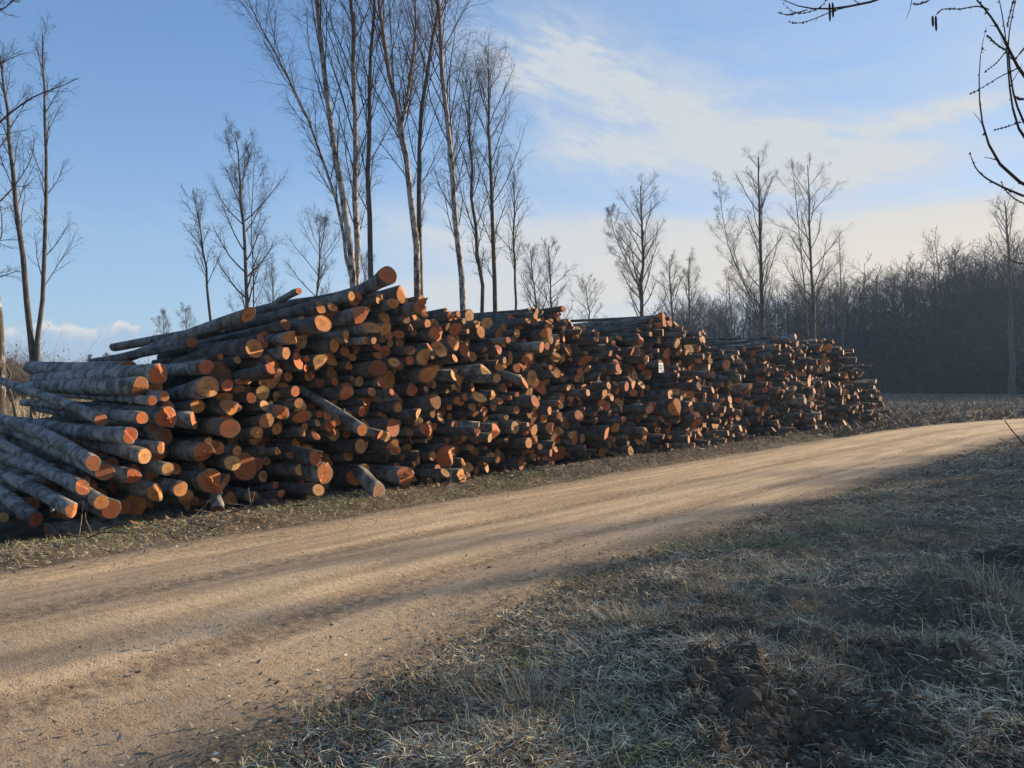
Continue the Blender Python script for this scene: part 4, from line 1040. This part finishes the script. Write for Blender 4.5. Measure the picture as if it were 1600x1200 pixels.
GREY = [(.48, .41, .29), (.29, .24, .16), (.60, .53, .39), (.16, .125, .085)]
GREEN = [(.20, .28, .07), (.27, .34, .11), (.34, .35, .15)]
BROWN = [(.20, .14, .085), (.28, .19, .12), (.13, .09, .06), (.35, .27, .18), (.26, .22, .18)]
def sample_near(g, n, dmin, dmax, amin, amax, p=1.0):
    # log-distributed distance keeps the density roughly constant in the picture
    d = np.exp(g.uniform(math.log(dmin), math.log(dmax), n)); a = R(1)*g.uniform(amin, amax, n)
    return d*np.sin(a), d*np.cos(a)
g = np.random.default_rng(71)
def side_mask(X, Y, lo, hi):
    v = road_v(X, Y); return (v > lo) & (v < hi)
accG = Acc()
CLODS = ((1.15, 3.5, .36), (2.25, 4.3, .26), (1.6, 3.6, .2))
def bare(X, Y):
    m = 0*X
    for cx, cy, r in CLODS: m = np.maximum(m, 1-(np.hypot(X-cx, Y-cy)/r)**2 + 0.7*fbm(X*4, Y*4, 33, 3))
    m = np.maximum(m, (fbm(X*.9, Y*.9, 55, 3)-.42)*3)
    return m
def put(V, Q, T, c): accG.add(V, Q, T, col=c)
def patch(X, Y, s=3, f=1.2): return fbm(X*f, Y*f, s, 3)
# camera side verge: matted litter
X, Y = sample_near(g, 430000, 2.2, 45, -35, 46)
v = road_v(X, Y); keep = (v > 1.62+.35*fbm(X*1.2, Y*1.2, 8, 3)+.15*g.random(len(X))) & ((patch(X, Y) > -.30) | (g.random(len(X)) < .35)); keep &= g.random(len(X)) > bare(X, Y)*.95; X, Y = X[keep], Y[keep]
n = len(X); far = np.clip(np.hypot(X, Y)/9, 1, 3.2)
col = pick(g, n, STRAW+GREY+GREY[:2]+BROWN[:3], .4); col = col*(.78+.75*sm(patch(X, Y, 66, 1.6), -.35, .4))[:, None]; gm = (patch(X, Y, 50, .8) > .22) & (g.random(n) < .5); col[gm] = pick(g, gm.sum(), GREEN, .3)
lean = np.abs(g.normal(.06, .20, n)); 
put(*blades(g, X, Y, g.uniform(.03, .13, n)*far**.5, g.uniform(.002, .0055, n)*far, lean, col, .5))
# leaf litter on the camera side
X, Y = sample_near(g, 40000, 2.2, 30, -35, 46); v = road_v(X, Y); k = v > 1.75+.4*fbm(X, Y, 8, 3); X, Y = X[k], Y[k]; n = len(X)
V, T1, T2, c = leafs(g, X, Y, g.uniform(.008, .024, n)*np.clip(np.hypot(X, Y)/9, 1, 2), pick(g, n, BROWN+GREY[1:2], .4)*.8); accG.add(V, None, np.concatenate([T1, T2]), col=c)
# upright straws, thinner on the ground
X, Y = sample_near(g, 4200, 2.6, 30, -32, 46); v = road_v(X, Y); k = (v > 2.1) & (patch(X, Y, 90, .9) > .05) & (bare(X, Y) < .2); X, Y = X[k], Y[k]; n = len(X)
put(*blades(g, X, Y, g.uniform(.08, .24, n), g.uniform(.002, .005, n), g.uniform(.7, 1.45, n), pick(g, n, STRAW+[(.48, .44, .34)], .25), .35))
# pile side verge
sA = g.uniform(-3.5, 34, 70000); tA = g.normal(-.72, .34, len(sA)); XY = F0 + sA[:, None]*FD + tA[:, None]*FA
X, Y = XY[:, 0], XY[:, 1]; v = road_v(X, Y); k = (v < -1.55-.3*fbm(X*1.5, Y*1.5, 8, 3)) & (tA < -.05) & (g.random(len(X)) < 1/np.clip(sA/12, 1, 2)); X, Y = X[k], Y[k]; n = len(X); far = np.clip(np.hypot(X, Y)/10, 1, 2.4)
col = pick(g, n, STRAW+STRAW+BROWN+GREY, .35); gm = (patch(X, Y, 50, .9) > .12) & (g.random(n) < .55); col[gm] = pick(g, gm.sum(), GREEN+[(.22, .24, .09)], .3)
put(*blades(g, X, Y, g.uniform(.03, .14, n)*far**.4, g.uniform(.002, .0055, n)*far, np.abs(g.normal(.2, .3, n)), col, .5))
k = g.random(n) < .25; V, T1, T2, c = leafs(g, X[k], Y[k]+.02, g.uniform(.006, .026, k.sum()), pick(g, k.sum(), BROWN+STRAW[1:2], .35)); accG.add(V, None, np.concatenate([T1, T2]), col=c)
sA = g.uniform(-1, 31, 1500); tA = g.normal(-.35, .28, len(sA)); XY = F0 + sA[:, None]*FD + tA[:, None]*FA; X, Y = XY[:, 0], XY[:, 1]; n = len(X)
put(*blades(g, X, Y, g.uniform(.04, .16, n), g.uniform(.012, .04, n), np.abs(g.normal(.05, .15, n)), pick(g, n, [(.45, .22, .08), (.38, .25, .13), (.20, .14, .10), (.12, .09, .07), (.5, .36, .2), (.28, .27, .24)], .25), .3, z0=gh(X, Y)+.02))
sA = g.uniform(-1, 31, 260); tA = g.normal(-.3, .3, len(sA)); XY = F0 + sA[:, None]*FD + tA[:, None]*FA
db = np.concatenate([XY, (gh(XY[:, 0], XY[:, 1])+.02)[:, None]], 1); dv = g.normal(0, 1, (260, 3)); dv[:, 2] = np.abs(dv[:, 2])*.18; dv /= np.linalg.norm(dv, axis=1)[:, None]
pl = np.stack([db, db+dv*.2+g.normal(0, .02, db.shape), db+dv*.4+g.normal(0, .03, db.shape)], 1)*1.0; RR_ = np.tile([.009, .007, .003], (260, 1)); ba, bra = grow(g, pl, RR_, 3, .2, .9, .7, lambda t, l: l*.45, 3, .0, .15, .004, .002, .6)
link('branch_debris', levels_acc([(pl, RR_, 5), (ba, bra, 3)]).mesh('branch_debris', [M['grey']]), kind='stuff', label='broken twigs and branch ends lying along the foot of the stack', category='twigs')
# cleared field beyond the stack and behind it
X, Y = sample_near(g, 60000, 24, 105, 10, 46); q_ = np.stack([X-F0[0], Y-F0[1]], -1); k = (road_v(X, Y) < -1.9) & ((q_ @ FD > 29) | (q_ @ FA < -.6)); X, Y = X[k], Y[k]; n = len(X)
put(*blades(g, X, Y, g.uniform(.15, .6, n), g.uniform(.015, .05, n), np.abs(g.normal(.2, .35, n)), pick(g, n, np.array(BROWN+BROWN+GREY)*.55, .35), .5))
X, Y = sample_near(g, 30000, 20, 100, -46, -14); q_ = np.stack([X-F0[0], Y-F0[1]], -1); k = (q_ @ FA > 5); X, Y = X[k], Y[k]; n = len(X)
put(*blades(g, X, Y, g.uniform(.2, .9, n), g.uniform(.015, .04, n), g.uniform(.3, 1.4, n), pick(g, n, STRAW+BROWN, .35), .5))
# sparse bits blown on to the road edges
X, Y = sample_near(g, 26000, 2.4, 26, -36, 40); v = road_v(X, Y); k = (np.abs(v) < 1.9) & (g.random(len(v)) < np.exp(-(1.75-np.abs(v))*4.0)+.012); X, Y = X[k], Y[k]; n = len(X)
V, T1, T2, c = leafs(g, X, Y, g.uniform(.006, .020, n), pick(g, n, BROWN+GREY, .4)); V[:, 2] = V[:, 2]+.035; accG.add(V, None, np.concatenate([T1, T2]), col=c)
link('ground_litter', accG.mesh('ground_litter', [M['blade']], smooth=False), kind='stuff', label='matted dry grass and dead leaves on both verges', category='dry grass')

# grass tufts one can pick out
def tuft(u, v, n, h, pal, label, spread=.10, group=None):
    Y0 = EYE*CAMF/(v-597); X0 = (u-800)/CAMF*Y0
    X = X0 + g.normal(0, spread, n); Yy = Y0 + g.normal(0, spread, n)
    az = np.arctan2(Yy-Y0, X-X0) + g.normal(0, .6, n)
    V, Q, T, c = blades(g, X, Yy, g.uniform(.35, 1, n)*h, g.uniform(.003, .006, n), np.clip(g.normal(.75, .35, n), .05, 1.5), pick(g, n, pal, .25), .9, az=az)
    o_ = np.array([X0, Y0, gh(X0, Y0)])
    o = link('grass_tuft', new_mesh('grass_tuft', V-o_, Q, T, [M['blade']], attrs=dict(col=c), smooth=False)); o.location = o_
    o['label'] = label; o['category'] = 'grass tuft'; o['group'] = 'tufts on the camera side verge'
DRYP = [(.42, .36, .23), (.34, .28, .17), (.48, .43, .31), (.27, .21, .12)]
for a in ((535, 1130, 130, .13, DRYP+GREEN, 'small pale green tuft at the road edge, lowest in view'), (690, 1075, 160, .17, DRYP, 'dry straw tuft with upright stalks close to the road edge'), (835, 1105, 140, .24, DRYP, 'tall stiff straw tuft standing alone mid verge'),
          (930, 1145, 150, .10, GREEN*2+DRYP[:1], 'bright green low tuft near the clods'), (1010, 985, 260, .22, DRYP, 'broad golden tuft halfway up the verge'), (1145, 940, 260, .20, DRYP, 'golden bent tuft above the broad golden tuft'),
          (1290, 1070, 220, .20, DRYP, 'pale straw tuft crowning the dark clod'), (1185, 1085, 170, .15, DRYP, 'flattened straw tuft left of the clod crown'), (1330, 830, 300, .22, DRYP+GREEN, 'wide tan tuft by the road bend edge'),
          (1500, 925, 360, .26, DRYP[1:]+GREEN[:1], 'brown domed tussock at the right'), (1580, 960, 260, .34, DRYP, 'tall pale stalk clump at the right edge'), (1130, 1160, 200, .12, DRYP, 'matted straw tuft at the foot of the dark clod'),
          (1230, 850, 200, .16, GREEN+DRYP, 'greenish tuft halfway to the road bend'), (1440, 1010, 200, .12, GREEN+STRAW[:2], 'green brown tuft between the clods')):
    tuft(a[0], a[1], a[2], a[3], a[4], a[5], spread=.05 + .0009*a[2]*.6)

def stick(name, cat, label, pts, r, m='grey', k=6, group=None):
    P = trunk_line(pts, 8, g, r*.6); V, Q = tubes(P[None], (np.linspace(1, .5, 8)*r)[None], k); n = len(V)
    V = np.concatenate([V, P[:1], P[-1:]]); T = [[(j+1) % k, j, n] for j in range(k)] + [[n-k+j, n-k+(j+1) % k, n+1] for j in range(k)]
    o = link(name, new_mesh(name, V-P[0], Q, T, [M[m]], attrs=dict(hgt=np.zeros(len(V)), col=np.tile([.4, .36, .26], (len(V), 1))))); o.location = P[0]; o['label'] = label; o['category'] = cat
    if group: o['group'] = group
    return o
def gp(u, v, dz=0.0):
    Y0 = EYE*CAMF/(v-597); X0 = (u-800)/CAMF*Y0; return np.array([X0, Y0, float(gh(X0, Y0))+dz])
# upright dead stalks at the right
for i, (u, v, du, top, r) in enumerate(((1515, 1050, 2, 945, .004), (1503, 1068, -14, 1000, .005), (1560, 1000, -20, 945, .006), (1592, 1075, -22, 960, .008), (1565, 1080, 5, 1010, .005), (1490, 1090, -6, 1065, .005), (1178, 1030, -12, 985, .003), (1345, 1010, -18, 965, .003), (1245, 930, -8, 870, .003), (1262, 925, 16, 880, .0025), (1000, 1100, 14, 1060, .003), (1085, 1010, 4, 975, .003))):
    b = gp(u, v); t = at(u+du, top, b[1]); stick('dead_stalk', 'stalk', ['tallest thin upright pale stalk at the right', 'bent pale stalk left of the tallest one', 'leaning grey stalk above the clod hollow', 'thick leaning stalk at the right edge', 'short stalk beside the thick leaning one', 'stubby stalk in front of the hollow', 'thin bent straw above the dark clod', 'slanting straw left of the domed tussock', 'thin upright straw near the road bend', 'kinked straw near the road bend', 'short straw near the green low tuft', 'fine straw right of the broad golden tuft'][i], [b, (b+t)/2+np.array([.01, 0, 0]), t], r, 'blade')
st_ = gp(1640, 745); stick('bare_twig', 'twig', 'dark bare twig slanting up against the far road at the right edge', [st_, at(1620, 715, st_[1]), at(1568, 657, st_[1])], .016, 'twig')
for i, ((a, b, c_, d), r, lb) in enumerate((((700, 1142, 625, 1158), .006, 'thin dark twig on the road edge lowest in view'), ((1290, 1075, 1345, 1060), .004, 'pale twig lying across the clod'), ((1410, 1120, 1440, 1140), .006, 'pale stick lying in the clod hollow'), ((1215, 1075, 1235, 1128), .003, 'curved pale root hanging on the dark clod'), ((1440, 905, 1480, 930), .006, 'grey stick beside the domed tussock'), ((1120, 965, 1170, 985), .005, 'dark twig lying by the golden bent tuft'))):
    p0, p1 = gp(a, b, .02), gp(c_, d, .03); stick('fallen_twig', 'twig', lb, [p0, (p0+p1)/2+np.array([0, 0, .03]), p1], r, 'twig' if i in (0, 5) else 'blade')
# straws in front of the stack
for i, (u, v, u2, v2) in enumerate(((122, 838, 131, 782), (385, 800, 398, 768), (392, 800, 388, 762), (372, 800, 376, 788), (95, 850, 92, 835), (285, 815, 283, 800), (560, 762, 552, 740), (640, 756, 634, 735), (702, 775, 704, 722), (862, 724, 856, 700))):
    b = gp(u, v); t = at(u2, v2, b[1]-.05)
    stick('dry_straw', 'straw', ['long pale straw leaning over the ditch below the lowest log', 'crossed straw left of the broad squarish butt, right leaning one', 'crossed straw left of the broad squarish butt, left leaning one', 'short straw beside the crossed straws', 'short stubble at the near end of the ditch', 'short straw between the near end and the crossed straws', 'straw arching before the low dark logs', 'straw by the broken stump wood', 'straw under the reddish logs right of the stump wood', 'straw below the middle of the pile'][i], [b, (b+t)/2+np.array([.012, 0, .01]), t], .004, 'blade')

# stones on the road, the clods and the verge
def ico(g2, r, flat_=.6):
    import itertools
    ph = (1+5**.5)/2; V = np.array([(-1, ph, 0), (1, ph, 0), (-1, -ph, 0), (1, -ph, 0), (0, -1, ph), (0, 1, ph), (0, -1, -ph), (0, 1, -ph), (ph, 0, -1), (ph, 0, 1), (-ph, 0, -1), (-ph, 0, 1)])/1.9
    T = np.array([(0, 11, 5), (0, 5, 1), (0, 1, 7), (0, 7, 10), (0, 10, 11), (1, 5, 9), (5, 11, 4), (11, 10, 2), (10, 7, 6), (7, 1, 8), (3, 9, 4), (3, 4, 2), (3, 2, 6), (3, 6, 8), (3, 8, 9), (4, 9, 5), (2, 4, 11), (6, 2, 10), (8, 6, 7), (9, 8, 1)])
    V = V*g2.uniform(.75, 1.2, (12, 1))*np.array([1, g2.uniform(.6, 1), flat_])*r; return V, T
for (u, v, r, lb) in ((1237, 1117, .028, 'pale bluish stone on the dark clod'), (1303, 915, .022, 'small grey stone in the grass below the road bend'), (1328, 1012, .03, 'dull grey stone right of the straw crown'), (283, 1166, .012, 'tiny white stone on the lower road')):
    p = gp(u, v, .02); V, T = ico(g, r); V, T = V, T
    o = link('stone', new_mesh('stone', V, None, T, [M['stone']], smooth=True)); o.location = p + np.array([0, 0, .03 if v > 1100 and u > 1000 else .0]); o['label'] = lb; o['category'] = 'stone'
for (u, v, r, lb) in ((215, 1060, .022, 'flat dark bark piece on the lower road'), (152, 932, .024, 'small dark bark piece on the sunlit road'), (765, 892, .024, 'dark bark chip on the middle of the road'), (475, 931, .02, 'little bark chip in the wheel track'), (440, 1137, .022, 'bark chip near the shaded road edge')):
    p = gp(u, v, .03); V, T = ico(g, r, .22)
    o = link('bark_piece', new_mesh('bark_piece', V, None, T, [M['grey']], smooth=False)); o.location = p + np.array([0, 0, .004]); o.rotation_euler = (0, 0, g.uniform(-.5, .5)); o['label'] = lb; o['category'] = 'bark'
acc = Acc(); X, Y = sample_near(g, 6000, 2.4, 16, -36, 36); v = road_v(X, Y); k = np.abs(v) < 1.8; X, Y, v = X[k], Y[k], v[k]
for x, y, vv_ in zip(X, Y, v):
    V, T = ico(g, g.uniform(.003, .007)*(1+.04*y)); acc.add(V+np.array([x, y, .017+.03*(1-(vv_/1.9)**2)]), None, T)
link('road_gravel', acc.mesh('road_gravel', [M['stone']]), kind='stuff', label='fine loose gravel on the sandy road', category='gravel')
acc = Acc(); X = np.concatenate([c + g.normal(0, .17, 260) for c in (1.15, 1.3, 2.25, 1.1, 1.7)]); Y = np.concatenate([c + g.normal(0, .15, 260) for c in (3.5, 3.4, 4.3, 3.6, 3.7)])
Z = gh(X, Y)
for x, y, z in zip(X, Y, Z):
    V, T = ico(g, float(np.clip(np.exp(g.normal(-4.1, .55)), .008, .055)), .8); acc.add(V+np.array([x, y, z+.004]), None, T)
link('soil_crumbs', acc.mesh('soil_crumbs', [M['clod']], smooth=False), kind='stuff', label='dark crumbled soil clods thrown up on the verge', category='soil')

# paper tag stapled on a log
c = at(1033, 575, 17.15); uu = np.array([FD[0], FD[1], 0]); ww = np.array([0, 0, 1.]); nn = -np.array([FA[0], FA[1], 0])
V = [c - uu*.10 - ww*.11, c + uu*.10 - ww*.11 + nn*.02, c + uu*.09 + ww*.11, c - uu*.10 + ww*.11]; V = V + [p - nn*.004 for p in V]
o = link('paper_tag', new_mesh('paper_tag', np.array(V)-c, [[0, 1, 2, 3], [7, 6, 5, 4], [0, 4, 5, 1], [1, 5, 6, 2], [2, 6, 7, 3], [3, 7, 4, 0]], None, [M['paper']], smooth=False)); o.location = c
o['label'] = 'small white paper notice fixed to the log ends in the middle of the stack'; o['category'] = 'paper tag'
for i in range(3):
    z = .05-.035*i; V = [-uu*.07+ww*z+nn*.006, uu*(.05)+ww*z+nn*.018, uu*.05+ww*(z+.012)+nn*.018, -uu*.07+ww*(z+.012)+nn*.006]
    link('print_line', new_mesh('print_line', np.array(V), [[0, 1, 2, 3]], None, [M['ink']], smooth=False), o)

# ------------------------------------------------------------------ air: blue evening haze over the clearing
hz = bpy.data.materials.new('haze'); hz.use_nodes = True; ht = NT(hz.node_tree); ht.N.remove(ht.N['Principled BSDF'])
pv = ht.node('ShaderNodeVolumePrincipled'); pv.inputs['Color'].default_value = (.45, .66, 1.0, 1); pv.inputs['Density'].default_value = .0006; pv.inputs['Anisotropy'].default_value = .2
ht.L.new(pv.outputs[0], ht.N['Material Output'].inputs['Volume'])
bx = np.array([(x, y, z) for x in (-560, 560) for y in (-560, 560) for z in (-6, 34)], float)
Qb = [[0, 1, 3, 2], [4, 6, 7, 5], [0, 4, 5, 1], [2, 3, 7, 6], [0, 2, 6, 4], [1, 5, 7, 3]]
link('haze', new_mesh('haze', bx, Qb, None, [hz], smooth=False), kind='stuff', label='thin blue evening haze hanging over the clearing', category='haze')
print('TRIS', sum(len(o.data.polygons)*1.5 for o in SC.objects if o.type == 'MESH'), 'unique', sum(len(m.polygons)*1.5 for m in bpy.data.meshes))
